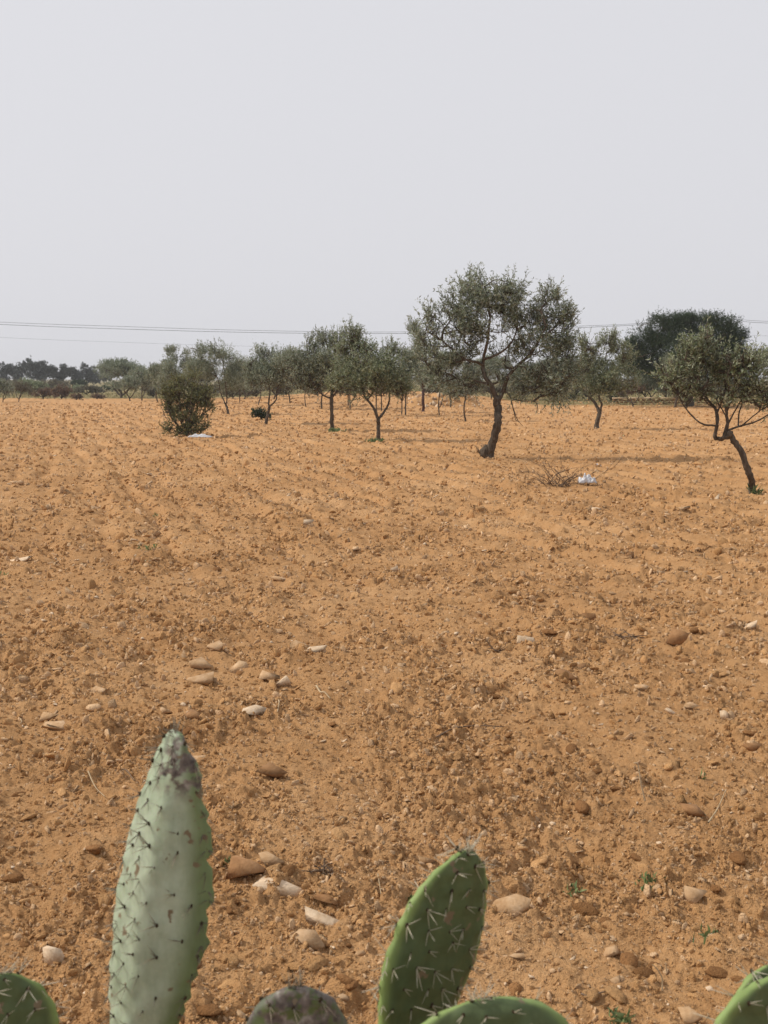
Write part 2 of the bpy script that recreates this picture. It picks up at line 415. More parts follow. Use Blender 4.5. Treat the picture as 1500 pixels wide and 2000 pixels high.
def leaves(base, dirs, L, k, ln, wd, spread=.75):
    """k leaves on each shoot"""
    n = len(base); t = RNG.uniform(.05, 1.0, (n, k)); 
    p = base[:, None, :] + dirs[:, None, :] * (L[:, None] * t)[..., None]
    rnd = unit(RNG.normal(size=(n, k, 3))); d = unit(dirs[:, None, :] * (1 - spread * .4) + rnd * spread)
    side = unit(np.cross(d, RNG.normal(size=(n, k, 3))))
    l = ln * RNG.uniform(.7, 1.25, (n, k, 1)); w = wd * RNG.uniform(.8, 1.2, (n, k, 1)) * .5
    q = np.stack([p, p + d * l * .45 + side * w, p + d * l, p + d * l * .45 - side * w], 2).reshape(-1, 3)
    return q
def leaf_mesh(name, Q, m, org):
    nf = len(Q) // 4
    me = raw_mesh(name, Q - np.asarray(org), np.arange(nf * 4).reshape(-1, 4), m)
    face_attr(me, 'tint', np.clip(RNG.normal(.45, .3, nf), 0, 1))
    return me
def nearest(nodes, p, below=True):
    A = np.array(nodes); d = np.linalg.norm(A - p, axis=1) + (np.maximum(A[:, 2] - p[2], 0) * 2.0 if below else 0)
    return A[np.argmin(d)]
def tree(name, label, cat, base, trunk, limbs, blobs, leaf='olive', group=None, lai=1.6, lf=(.078, .021), shoot=.34,
         up=.8, sub=7, low=False, bare=0.0, bark=None, ky=.85, grow=1.0, wide=1.0):
    """trunk, limbs: polylines of (px, py, width_px); blobs: (px, py, rx, ry[, density[, up]]) all as seen at the tree's distance"""
    bx, by, bz = Gs(*base); Y = by; s = 1 / pxm(Y * math.cos(TH) + EYE * math.sin(TH) * .5)
    org = np.array((bx, by, bz))
    W = Build(); nodes = []
    lf_k = max(1.0, (2.0 * Y / 1075) / lf[0] * .8)
    ln, wd = lf[0] * lf_k, lf[1] * max(1.0, lf_k * .9)
    tk = .68
    def line(pl, first=None, k=7, jit=.06):
        pts = [P(q[0], q[1], Y) for q in pl]; dy = 0.0
        for i in range(1, len(pts)):
            seg = np.linalg.norm(pts[i] - pts[i - 1]); dy += RNG.normal(0, .35) * seg; pts[i] = pts[i] + np.array((0, dy, 0))
        if first is not None: pts[0] = first
        rad = np.array([q[2] * s * .5 for q in pl])
        c = catmull(pts, 5); rr = np.interp(np.linspace(0, 1, len(c)), np.linspace(0, 1, len(rad)), rad)
        c[1:-1] += RNG.normal(0, .09, (len(c) - 2, 3)) * rr[1:-1, None]; rr = rr * RNG.uniform(.95, 1.06, len(c))
        W.tube(c, rr * tk, k, jit); return list(c)
    tp = [(base[0], base[1] + 4, trunk[0][2] * 1.3)] + list(trunk)
    tl = line(tp, np.array((bx, by, bz - .12)), 9, .08); nodes += tl[1:] if low else tl[len(tl) // 2:]
    for lb in limbs:
        f = nearest(tl if not nodes else nodes, P(lb[0][0], lb[0][1], Y), False)
        nodes += line(lb, f, 6)
    Qs = []
    for bl in blobs:
        cx, cy, rx, ry = base[0] + (bl[0] - base[0]) * wide, bl[1], bl[2] * grow, bl[3] * grow; den = bl[4] if len(bl) > 4 else 1.0; upb = bl[5] if len(bl) > 5 else up
        c = P(cx, cy, Y) + np.array((0, RNG.normal(0, .3) * rx * s, 0))
        R3 = np.array((rx, rx * ky, ry)) * s
        # limb to the clump
        st = nearest(nodes, c - np.array((0, 0, R3[2] * .6)))
        mid = (st + c) / 2 + RNG.normal(0, .12, 3) * np.linalg.norm(c - st) + np.array((0, 0, -.08 * np.linalg.norm(c - st)))
        path = catmull([st, mid, c], 4); W.tube(path, np.linspace(.03, .012, len(path)) * (.5 + .5 * min(1, Y / 20)), 5, .05); nodes += list(path[2:])
        tips = []
        for _ in range(sub):
            v = unit(RNG.normal(size=3)) * RNG.uniform(.6, 1) ; e = c + v * R3
            st = nearest(nodes[-40:] + nodes[::3], e)
            m_ = (st + e) / 2 + RNG.normal(0, .1, 3) * np.linalg.norm(e - st)
            pth = catmull([st, m_, e], 3); W.tube(pth, np.linspace(.013, .005, len(pth)) * max(1, Y / 40), 4); nodes += list(pth[2:]); tips += list(pth[3:])
        A = math.pi * R3[0] * R3[2]
        nl = lai * den * A / (ln * wd * .25)
        k = 11; ns = max(4, int(nl / k))
        if ns > 0:
            v = unit(RNG.normal(size=(ns, 3))); rr = RNG.uniform(0, 1, (ns, 1)) ** .42
            # clump: pull shoots toward a few centres
            nc = max(4, int(7 * den)); cc = unit(RNG.normal(size=(nc, 3))) * RNG.uniform(.35, .95, (nc, 1))
            pk = cc[RNG.integers(0, nc, ns)] + RNG.normal(0, .19, (ns, 3))
            loc = np.where(RNG.uniform(size=(ns, 1)) < .8, pk, v * rr)
            b = c + loc * R3 - np.array((0, 0, shoot * .3))
            d = unit(.5 * unit(loc) + np.array((0, 0, upb)) + RNG.normal(0, .4, (ns, 3)))
            Ls = shoot * RNG.uniform(.5, 1.25, ns)
            if bare:                                   # leafless twigs
                nb = int(ns * bare)
                NA = np.array(nodes)
                for q in range(nb): W.tube(np.array([NA[np.argmin(((NA - b[q]) ** 2).sum(1))], b[q], b[q] + d[q] * Ls[q]]), np.array([.006, .005, .003]) * max(1, Y / 25), 3)
                b, d, Ls = b[nb:], d[nb:], Ls[nb:]
            Qs.append(leaves(b, d, Ls, k, ln, wd))
            NA = np.array(nodes); ntw = min(len(b), int(130 if Y < 45 else 14))
            for q in range(0, ntw):
                W.tube(np.array([NA[np.argmin(((NA - b[q]) ** 2).sum(1))], b[q], b[q] + d[q] * Ls[q] * .9]), np.array([.005, .004, .002]) * max(1, Y / 25), 3)
    root = empty(name, org); tag(root, label, cat, group)
    obj('trunk', W.mesh('trunk', bark or M_bark, True, org), root)
    if Qs: obj('crown', leaf_mesh('crown', np.vstack(Qs), M_lf[leaf], org), root)
    return root

OG = 'olive trees on the ploughed field'
# the large tree right of the middle
T1 = tree('olive_tree', 'largest olive tree with a wide dense crown and burled trunk base', 'tree', (957, 893),
     [(957, 889, 27), (963, 860, 23), (970, 825, 22), (972, 800, 22), (969, 780, 22)],
     [[(969, 782, 17), (960, 755, 14), (947, 734, 12), (944, 708, 11), (950, 670, 8), (955, 620, 5)],
      [(969, 785, 15), (984, 764, 13), (993, 734, 11), (1010, 714, 10), (1035, 690, 7), (1060, 640, 4)],
      [(946, 712, 9), (930, 707, 8), (908, 702, 7), (880, 680, 5), (850, 655, 4)],
      [(947, 706, 8), (975, 690, 6), (1000, 665, 5), (1010, 630, 4)],
      [(1008, 716, 8), (1040, 722, 6), (1075, 735, 4), (1105, 735, 3)],
      [(984, 766, 5), (996, 772, 4), (1001, 795, 3), (1006, 822, 2)],
      [(996, 780, 4), (1020, 783, 3), (1045, 785, 2.5), (1050, 804, 1.5)],
      [(1001, 800, 3), (1012, 820, 2), (1022, 832, 1.2)]],
     [(950, 562, 58, 34), (985, 575, 34, 34), (915, 585, 36, 34), (1072, 588, 30, 30), (880, 625, 44, 38), (832, 645, 24, 32, .8), (955, 625, 48, 36, .85),
      (1028, 622, 36, 36, .85), (1085, 635, 36, 42, .9), (1050, 675, 54, 34), (852, 690, 46, 36, .9), (1095, 685, 34, 34, .9), (905, 690, 34, 30, .7),
      (1060, 722, 60, 28, 1.1), (990, 690, 40, 22, .6), (1095, 735, 38, 26, 1.1, .3), (1045, 752, 48, 18, .9, .1), (1085, 765, 40, 12, .6, -.2), (918, 738, 32, 20, .7, .1), (870, 728, 36, 20, .8, .1), (972, 735, 24, 14, .5), (905, 655, 34, 30, .8), (1000, 600, 30, 30, .8)],
     group=OG, lai=1.55, bare=.05, sub=8)
# the leaning tree at the right edge
tree('olive_tree', 'olive tree with a long leaning trunk at the right edge of the field', 'tree', (1472, 962),
     [(1471, 955, 21), (1462, 930, 19), (1452, 908, 18), (1437, 874, 17), (1424, 854, 17), (1417, 846, 17)],
     [[(1420, 851, 14), (1408, 858, 13), (1398, 852, 12), (1401, 826, 10), (1403, 800, 9), (1393, 785, 7), (1380, 765, 5), (1370, 730, 4)],
      [(1417, 847, 12), (1421, 826, 10), (1417, 801, 8), (1420, 770, 6), (1410, 730, 4)],
      [(1401, 830, 7), (1374, 829, 6), (1356, 817, 5), (1338, 793, 4), (1325, 770, 3)],
      [(1419, 842, 8), (1441, 833, 6), (1472, 822, 5), (1500, 802, 4), (1520, 780, 3)],
      [(1441, 833, 5), (1444, 808, 4), (1452, 795, 3)],
      [(1452, 828, 4), (1480, 806, 3), (1505, 790, 2)],
      [(1417, 805, 5), (1430, 780, 4), (1440, 745, 3)],
      [(1402, 800, 5), (1415, 770, 4), (1425, 735, 3)],
      [(1417, 815, 4), (1405, 780, 3), (1395, 740, 2)], [(1403, 805, 4), (1385, 785, 3), (1355, 750, 2)], [(1421, 830, 5), (1440, 800, 4), (1462, 760, 3)], [(1417, 800, 4), (1412, 760, 3), (1400, 700, 2)], [(1472, 822, 3), (1482, 800, 2), (1488, 770, 1.5)]],
     [(1380, 662, 26, 20, .8), (1368, 684, 32, 26, .9), (1402, 700, 38, 30, .9), (1352, 690, 30, 32, .9), (1430, 715, 44, 36), (1312, 722, 26, 24, .8), (1340, 735, 32, 28, .9), (1385, 740, 46, 28, .8), (1440, 752, 42, 26, .6),
      (1475, 735, 30, 36, .9), (1405, 772, 46, 20, .5), (1500, 755, 34, 34, .8), (1342, 765, 32, 20, .4), (1470, 780, 40, 18, .4), (1300, 745, 24, 20, .5), (1450, 700, 30, 30, .6)],
     'green', OG, lai=1.25, lf=(.062, .017), shoot=.3, sub=9, bare=.1)
tree('olive_tree', 'olive tree with a short forked trunk between the largest tree and the dark round tree', 'tree', (1165, 836),
     [(1166, 830, 13), (1170, 812, 12), (1173, 802, 12)],
     [[(1172, 803, 9), (1164, 786, 8), (1155, 772, 7), (1148, 745, 4)], [(1174, 802, 7), (1176, 790, 6), (1171, 775, 5), (1180, 740, 4), (1186, 690, 3)]],
     [(1150, 732, 36, 28), (1180, 740, 36, 26), (1186, 668, 16, 24, .8), (1152, 672, 18, 20, .8), (1212, 700, 24, 28, .9), (1205, 740, 28, 20, .9), (1160, 700, 26, 20, .8), (1130, 715, 22, 22, .8)],
     'green', OG, lai=1.75, grow=1.15, wide=1.12)
tree('olive_tree', 'olive tree with a low V-shaped fork and green weeds at its foot', 'tree', (739, 858),
     [(739, 852, 12), (739, 832, 11), (739, 819, 12)],
     [[(739, 820, 9), (733, 803, 8), (722, 786, 7), (711, 771, 6), (705, 745, 4)], [(738, 819, 8), (752, 802, 7), (759, 788, 6), (761, 775, 5), (757, 745, 3)], [(722, 786, 6), (727, 768, 5), (733, 745, 4)]],
     [(722, 708, 40, 34), (757, 693, 20, 22), (740, 735, 40, 28), (690, 662, 18, 28, .8), (706, 690, 24, 26), (768, 738, 30, 26, .9), (690, 742, 28, 24, .9), (735, 757, 42, 14, .6), (705, 665, 14, 22, .7)],
     'green', OG, lai=1.75, grow=1.2, wide=1.2)
tree('olive_tree', 'olive tree with one straight stout trunk and a tall upright crown', 'tree', (648, 840),
     [(648, 834, 13), (648, 805, 10), (647, 778, 11)],
     [[(647, 778, 6), (634, 773, 5), (622, 764, 4), (612, 750, 3)], [(647, 776, 8), (655, 768, 6), (664, 758, 4)], [(647, 778, 8), (648, 750, 6), (642, 700, 4)]],
     [(639, 662, 20, 18, .9), (643, 700, 32, 30), (610, 712, 30, 34), (585, 720, 22, 30, .9), (640, 738, 38, 26), (670, 735, 24, 26), (608, 676, 14, 18, .6), (658, 668, 12, 20, .7), (612, 750, 30, 14, .6)],
     'olive', OG, lai=1.75, grow=1.2, wide=1.2)
tree('olive_tree', 'slender fork-trunked olive tree with a dark green bush at its foot', 'tree', (520, 826),
     [(521, 820, 9), (524, 805, 8), (527, 794, 8)],
     [[(526, 796, 6), (526, 780, 5), (528, 765, 4), (522, 735, 3)], [(528, 793, 5), (539, 782, 4.5), (541, 770, 4), (545, 740, 3)]],
     [(525, 706, 32, 24), (505, 720, 22, 24), (550, 712, 24, 26), (530, 738, 44, 20), (500, 740, 18, 16, .8), (560, 742, 20, 16, .8)],
     'olive', OG, lai=1.75, grow=1.2, wide=1.2)
tree('olive_tree', 'two-stemmed olive tree with a tall tufted crown just right of the shrub', 'tree', (446, 808),
     [(445, 803, 7), (441, 792, 6)],
     [[(441, 794, 5), (436, 780, 4), (430, 765, 4), (424, 735, 3), (395, 700, 2)], [(442, 792, 4), (444, 775, 4), (440, 740, 3), (432, 690, 2)]],
     [(430, 684, 21, 18, .9), (393, 690, 17, 18, .9), (437, 715, 30, 22), (400, 720, 26, 22), (442, 742, 30, 20), (462, 725, 20, 24, .9)],
     'olive', OG, lai=1.7, grow=1.15, wide=1.12)
tree('olive_tree', 'single-stemmed tree with a straight reddish dark trunk left of the rubble mound', 'tree', (827, 804),
     [(827, 800, 8), (826, 780, 8), (827, 757, 8)], [[(827, 757, 6), (822, 730, 5), (818, 690, 4), (815, 655, 3)]],
     [(826, 728, 24, 26, 1.2), (818, 690, 24, 28), (815, 650, 16, 26, .9), (845, 735, 24, 22, .9), (806, 640, 10, 18, .6)],
     'olive', OG, lai=1.9, bark=bark_mat('reddish_bark', (.05, .03, .028), (.095, .055, .05), (.14, .09, .08)))

# a plainer, farther tree
def far_tree(name, label, cat, base, top, w, leaf='olive', group=None, lai=1.9, trunk_w=4, stems=1, crown0=.42, round_=False, up=.6, bare=0, dark=1.0):
    bx, byy = base; h = byy - top; cy0 = byy - h * crown0
    tr = [(bx, byy, trunk_w), (bx + RNG.normal(0, 2), byy - h * crown0 * .5, trunk_w * .85), (bx + RNG.normal(0, 3), cy0, trunk_w * .8)]
    limbs = []
    for i in range(stems - 1):
        sgn = 1 if i % 2 == 0 else -1
        limbs.append([(bx, byy - 2, trunk_w * .8), (bx + sgn * w * .08, byy - h * crown0 * .5, trunk_w * .7), (bx + sgn * w * .2, cy0 - h * .06, trunk_w * .5)])
    bl = []
    if round_:
        for i in range(11):
            a = RNG.uniform(0, 6.28); q = RNG.uniform(.2, .62)
            bl.append((bx + math.cos(a) * w * .5 * q, (top + cy0) / 2 + math.sin(a) * (cy0 - top) * .5 * q, w * .24, (cy0 - top) * .27))
    else:
        for i in range(7):
            t = RNG.uniform(0, 1) if i else .9
            yy = cy0 - (cy0 - top) * (.12 + .72 * t); ww = w * .5 * (1 - .55 * t)
            bl.append((bx + RNG.uniform(-.75, .75) * ww, yy, w * RNG.uniform(.24, .34), (cy0 - top) * RNG.uniform(.18, .27)))
    return tree(name, label, cat, base, tr, limbs, bl, leaf, group, lai, sub=3, up=up, bare=bare)
BG = 'smaller olive trees at the back of the field'
far_tree('olive_tree', 'small olive tree with a Y trunk standing in the gap between two nearer trees', 'tree', (684, 797), 715, 74, 'olive', BG, stems=2)
far_tree('olive_tree', 'thin-stemmed olive tree half hidden left of the straight-trunked one', 'tree', (597, 793), 694, 66, 'olive', BG, trunk_w=3)
far_tree('olive_tree', 'thin-stemmed olive tree just left of the slender forked one', 'tree', (505, 789), 716, 50, 'olive', BG, trunk_w=3)
far_tree('olive_tree', 'small double-trunked olive tree between the shrub tree and the slender forked tree', 'tree', (468, 786), 700, 56, 'olive', BG, stems=2, trunk_w=3)
far_tree('olive_tree', 'thin two-stemmed young olive tree in front of the rubble mound', 'tree', (858, 811), 700, 60, 'olive', BG, stems=2, trunk_w=4)
far_tree('olive_tree', 'young olive tree with a thin dark bent trunk right of the rubble mound', 'tree', (909, 821), 700, 66, 'olive', BG, trunk_w=5)
far_tree('bare_tree', 'small nearly leafless brown tree in front of the low stone wall', 'tree', (1236, 792), 742, 64, 'dry', None, lai=.55, stems=3, trunk_w=4, crown0=.3, bare=.4)
far_tree('olive_tree', 'gnarled many-stemmed olive tree before the dark round tree', 'tree', (1318, 793), 690, 78, 'olive', BG, stems=3, trunk_w=7, crown0=.5)
far_tree('olive_tree', 'broad old olive tree with thick trunk in the left background', 'tree', (237, 777), 702, 104, 'olive', BG, stems=3, trunk_w=8, crown0=.25, lai=1.9)
far_tree('olive_tree', 'small V-stemmed olive tree right of the broad old one', 'tree', (254, 783), 735, 46, 'olive', BG, stems=2, trunk_w=4)
far_tree('olive_tree', 'small crossed-stem olive tree second right of the broad old one', 'tree', (277, 782), 720, 50, 'olive', BG, stems=2, trunk_w=4)
far_tree('olive_tree', 'taller olive tree rising directly behind the multi-stemmed shrub', 'tree', (308, 784), 712, 46, 'olive', BG, trunk_w=4)
tree('olive_tree', 'tall tufted olive tree showing above the left side of the shrub', 'tree', (345, 788), [(345, 784, 5), (344, 765, 4), (345, 745, 4)],
     [[(345, 748, 3), (340, 720, 3), (343, 695, 2)]], [(343, 692, 18, 18, .9), (330, 705, 14, 14, .7), (336, 722, 26, 16), (352, 735, 32, 20), (328, 748, 28, 18), (362, 712, 16, 16, .8)], 'olive', BG, 1.9, sub=4)
for x_, t_, w_, w1 in ((380, 700, 84, 'behind the fan-shaped shrub'), (322, 716, 70, 'left behind the fan-shaped shrub'), (478, 712, 80, 'left behind the slender fork-trunked olive'), (535, 715, 84, 'behind the slender fork-trunked olive'), (628, 706, 96, 'behind the straight-trunked olive'), (735, 704, 96, 'behind the V-forked olive'), (960, 700, 96, 'behind the trunk of the largest olive'), (1020, 708, 90, 'right behind the trunk of the largest olive'), (1150, 706, 90, 'behind the short forked olive'), (1270, 715, 80, 'before the dark round tree'), (1430, 712, 80, 'behind the leaning olive')):
    far_tree('olive_tree', 'bushy olive tree in the back row ' + w1, 'tree', (x_, 779), t_, w_, 'olive', 'bushy olive trees in the back row', lai=1.8, crown0=.22, stems=2)
far_tree('olive_tree', 'leftmost small olive sapling at the picture edge', 'tree', (6, 786), 742, 46, 'olive', BG, stems=2, trunk_w=3, lai=1.2)
far_tree('olive_tree', 'grey three-stemmed sapling second from the left edge', 'tree', (37, 784), 745, 44, 'scrub', BG, stems=3, trunk_w=3, lai=1.1)
far_tree('olive_tree', 'olive tree cut by the right picture edge above the leaning tree branches', 'tree', (1512, 794), 672, 84, 'green', BG, trunk_w=8)
far_tree('olive_tree', 'olive tree behind and right of the V-forked tree', 'tree', (792, 782), 690, 64, 'olive', BG)
far_tree('olive_tree', 'olive tree at the back between the straight trunk and slender trunk trees', 'tree', (566, 780), 690, 60, 'olive', BG)
far_tree('olive_tree', 'pale olive tree at the back right of the short forked tree', 'tree', (1226, 781), 690, 54, 'green', BG)
far_tree('olive_tree', 'olive tree at the back under the left side of the largest crown', 'tree', (880, 781), 690, 70, 'olive', BG)
far_tree('olive_tree', 'olive tree at the back under the right side of the largest crown', 'tree', (1080, 781), 700, 80, 'olive', BG)
# the dark round tree
def carob():
    bl = []
    for (x, y, rx, ry) in [(1262, 660, 34, 32), (1290, 640, 32, 26), (1330, 632, 36, 24), (1372, 632, 36, 22), (1405, 640, 34, 26), (1432, 670, 26, 32), (1440, 700, 20, 24),
                           (1275, 700, 40, 30), (1320, 680, 50, 42), (1370, 690, 50, 42), (1410, 690, 40, 34), (1250, 690, 22, 30), (1300, 725, 40, 18), (1400, 725, 44, 18)]:
        bl.append((x, y, rx, ry))
    tree('carob_tree', 'big dark green round-crowned tree at the right back', 'tree', (1346, 786), [(1346, 780, 22), (1347, 765, 18), (1346, 745, 16)],
         [[(1346, 750, 12), (1310, 720, 8), (1280, 690, 5)], [(1346, 750, 12), (1390, 715, 8), (1415, 680, 5)]], bl, 'dark', None, 2.6, sub=4, up=.3, grow=1.12)
carob()
far_tree('round_tree', 'small round dark green tree standing alone in the far left background', 'tree', (155, 764), 741, 30, 'dark', None, lai=2.2, round_=True, crown0=.3, trunk_w=3)

# far eucalyptus belt at the left
def belt():
    specs = [(4, 714), (20, 712), (34, 716), (48, 706), (64, 711), (76, 714), (86, 708), (106, 715), (120, 710), (135, 716), (150, 718), (168, 710), (182, 719), (205, 716), (470, 712), (318, 716), (300, 712)]
    pos = ['leftmost', 'second', 'third', 'pointed fourth', 'fifth', 'sixth', 'feathery seventh', 'eighth', 'slim ninth', 'tenth', 'eleventh', 'slim tall twelfth', 'thirteenth', 'fourteenth']
    for i, (x, t) in enumerate(specs):
        if i < 14: lab = f'{pos[i]} tree from the left in the hazy dark belt on the skyline'
        else: lab = ['hazy dark tree showing between the shrub trees and slender fork tree', 'hazy dark treetop right of the broad old olive', 'hazy dark treetop above the small crossed-stem olive'][i - 14]
        far_tree('skyline_tree', lab, 'tree', (x, 756), t + (i * 13) % 7 - 5, 20 + (i * 11) % 17, 'far', 'hazy trees along the skyline', lai=2.0, crown0=.2, trunk_w=1.5, up=.9)
belt()

# ------------------------------------------------------------------ scrub and bushes
def bush(name, label, base, top, w, leaf, group=None, lai=1.8, cat='bush', stems=9, shoot=.25, lf=(.07, .022), fan=.5):
    bx, byy = base; h = byy - top
    limbs = []
    bl = []
    for i in range(stems):
        a = (i + .5) / stems * 2 - 1 + RNG.normal(0, .12)
        limbs.append([(bx + a * w * .06, byy - 1, 2.2), (bx + a * w * .25 * fan / .5, byy - h * .4, 1.6), (bx + a * w * .42, byy - h * RNG.uniform(.6, .9), .9)])
    for i in range(8):
        a = RNG.uniform(-1, 1); bl.append((bx + a * w * .33, byy - h * RNG.uniform(.3, .78 - .15 * abs(a)), w * .2, h * .22))
    return tree(name, label, cat, base, [(bx, byy, 3), (bx, byy - h * .2, 2.5), (bx + 1, byy - h * .4, 2)], limbs, bl, leaf, group, lai, lf=lf, shoot=shoot, sub=3, up=.7, low=True)
# the shrub with the plastic sheet
def shrub():
    limbs = []
    for i in range(26):
        a = -1 + 2 * (i + .5) / 26 + RNG.normal(0, .05); hh = RNG.uniform(60, 112) * (1 - .22 * abs(a))
        limbs.append([(364 + a * 16, 846, 2.6), (364 + a * 30, 846 - hh * .45, 2.0), (364 + a * 50 + RNG.normal(0, 3), 846 - hh, 1.1)])
    bl = [(352, 756, 24, 16, .8), (385, 758, 24, 16, .8), (330, 772, 18, 18, .8), (402, 775, 16, 16, .9), (352, 785, 26, 20, .8), (385, 787, 24, 20, .7), (330, 800, 14, 14, .5), (408, 800, 10, 16, .5),
          (352, 815, 26, 18, .9), (385, 815, 22, 18, .7), (345, 834, 18, 12, 1.0), (372, 838, 20, 10, .8), (395, 832, 14, 12, .5), (340, 760, 16, 14, .6), (370, 742, 20, 10, .5)]
    tree('shrub', 'multi-stemmed fan-shaped green shrub with white plastic sheet at its foot', 'shrub', (364, 849), [(364, 845, 6), (364, 825, 4), (364, 800, 3)], limbs, bl, 'shrub', None, 1.6, lf=(.07, .024), shoot=.26, sub=5, low=True, grow=1.12)
shrub()
bush('bush', 'low dark green bush at the foot of the slender fork-trunked olive', (511, 819), 793, 38, 'dark', lai=2.4, shoot=.15, lf=(.07, .03))
bush('bush', 'low brown dry bush before the hedge in the far left', (121, 779), 750, 44, 'dry', lai=2.0)
SG = 'grey scrub bushes along the back edge of the field'
k = 0
for (x, b, t, w, lf_) in [(12, 772, 736, 90, 'scrub'), (44, 770, 737, 80, 'green'), (62, 774, 740, 70, 'green'), (110, 768, 742, 80, 'scrub'), (136, 770, 748, 60, 'green'), (85, 778, 756, 44, 'dry'), (170, 771, 752, 60, 'scrub'), (200, 770, 750, 50, 'dark'), (300, 776, 745, 60, 'scrub'), (150, 780, 770, 30, 'dry'), (190, 779, 769, 34, 'dry'),
                     (400, 779, 742, 70, 'scrub'), (455, 778, 745, 60, 'scrub'), (500, 776, 742, 60, 'scrub'), (540, 775, 738, 70, 'scrub'), (620, 773, 740, 70, 'scrub'), (680, 773, 742, 70, 'scrub'), (745, 775, 740, 70, 'scrub'), (785, 784, 745, 56, 'scrub'),
                     (850, 775, 742, 70, 'scrub'), (905, 775, 738, 60, 'scrub'), (965, 775, 738, 60, 'scrub'), (1020, 776, 740, 70, 'scrub'), (1085, 777, 738, 70, 'scrub'), (1145, 777, 742, 60, 'scrub'), (1120, 779, 768, 18, 'dark'),
                     (1200, 780, 745, 60, 'scrub'), (1193, 782, 770, 22, 'dark'), (1260, 776, 735, 70, 'scrub'), (1300, 777, 740, 60, 'scrub'), (1400, 780, 745, 70, 'scrub'), (1450, 781, 748, 60, 'scrub'), (1500, 783, 745, 60, 'scrub')]:
    names = {'scrub': 'grey scrub bush', 'green': 'green leafy bush', 'dry': 'brown dry bush', 'dark': 'dark green bush'}
    ref = [(20, 'at the left picture edge'), (45, 'behind the leftmost saplings'), (63, 'right of the saplings at far left'), (86, 'behind the saplings at far left'), (111, 'behind the large dry bush at far left'), (137, 'left of the lone round tree'), (151, 'right of the large dry bush at far left'), (172, 'behind the lone round tree'), (192, 'left of the broad old olive trunk'), (201, 'behind the broad old olive'), (301, 'left of the fan-shaped shrub'),
           (401, 'behind the fan-shaped shrub'), (456, 'behind the two-stemmed tufted olive'), (501, 'behind the slender fork-trunked olive'), (541, 'right behind the slender fork-trunked olive'), (621, 'behind the straight-trunked olive'), (681, 'between the straight-trunked and V-forked olives'), (746, 'behind the V-forked olive'), (786, 'at the left foot of the rubble mound'),
           (851, 'on top behind the rubble mound'), (906, 'at the right back of the rubble mound'), (966, 'behind the trunk of the largest olive'), (1021, 'right behind the trunk of the largest olive'), (1086, 'under the right side of the largest crown'), (1121, 'small and low left of the short forked olive'), (1146, 'behind the short forked olive'),
           (1194, 'small at the left end of the stone wall'), (1201, 'right behind the short forked olive'), (1261, 'above the middle of the stone wall'), (1301, 'above the right part of the stone wall'), (1401, 'behind the leaning olive stems'), (1451, 'right behind the leaning olive'), (1501, 'at the right picture edge')]
    lab = names[lf_] + ' ' + [r for q, r in ref if x < q][0]
    bush('bush', lab, (x, b), t, w, lf_, SG, lai=1.7, stems=5)

# ------------------------------------------------------------------ mound, wall, grass verge, power line
def mound():
    x0, y0, z0 = Gs(862, 792); s = 1 / pxm(y0)
    root = empty('rubble_mound', (x0, y0, z0)); tag(root, 'mound of pale rubble stones and earth behind the thin young olives', 'mound')
    nx, ny = 90, 40
    X, Y = np.meshgrid(np.linspace(-84, 84, nx) * s, np.linspace(-1.6, 3.0, ny), indexing='ij')
    x, y = X.ravel(), Y.ravel()
    prof = sstep(-80 * s, -45 * s, x) * sstep(82 * s, 55 * s, x) * sstep(-1.6, .3, y) * sstep(3.0, 1.2, y)
    h = prof * (26 * s) * (.85 + .35 * pn(x / .8, y / .8, 3)) + .1 * prof * pn(x / .25, y / .25, 4) - .08
    i = np.arange(nx - 1)[:, None] * ny + np.arange(ny - 1)[None, :]
    obj('earth', raw_mesh('earth', np.stack([x, y, h], 1), np.stack([i, i + ny, i + ny + 1, i + 1], -1).reshape(-1, 4), M_clod, True), root)
    ms = [raw_mesh('stone', *rock(500 + q, 2, 8), M_st[('white', 'tan', 'white', 'tan')[q % 4]]) for q in range(8)]
    for q in range(260):
        u = RNG.integers(0, len(x))
        if prof[u] < .08 or y[u] > 1.2: continue
        o = obj('stone', ms[q % 8], root, (x[u], y[u], h[u] + .02)); r = RNG.uniform(.06, .19)
        o.scale = (r * 1.3, r, r * .8); o.rotation_euler = RNG.uniform(0, 6.28, 3)
mound()
def wall():
    xa, ya, za = Gs(1196, 783); xb, yb, zb = Gs(1392, 783)
    Lw = math.hypot(xb - xa, yb - ya); root = empty('stone_wall', (xa, ya, za - .05), math.atan2(yb - ya, xb - xa))
    tag(root, 'low dry stone wall with a pale flat coping at the right back', 'wall')
    hh = .42; B = Build(); n = int(Lw / .3)
    for row in range(3):
        for q in range(n):
            V, Fc = rock(700 + row * 31 + q % 17, 1, 6)
            B.add(V * np.array((.17, .16, .085)) + np.array((.15 + q * .3 + .15 * (row % 2), RNG.normal(0, .02), .07 + row * .14)), Fc)
    obj('stones', B.mesh('stones', M_st['brown'], False), root)['kind'] = 'stuff'
    m = raw_mesh('coping_slab', np.array([(x, y, z) for z in (0, .07) for y in (-.2, .2) for x in (0, .98)]) , np.array([[0, 2, 3, 1], [4, 5, 7, 6], [0, 1, 5, 4], [2, 6, 7, 3], [0, 4, 6, 2], [1, 3, 7, 5]]), M_st['white'])
    for q in range(int(Lw)):
        o = obj('coping_slab', m, root, (q * 1.0, RNG.normal(0, .015), hh + .02 + RNG.normal(0, .008)))
wall()
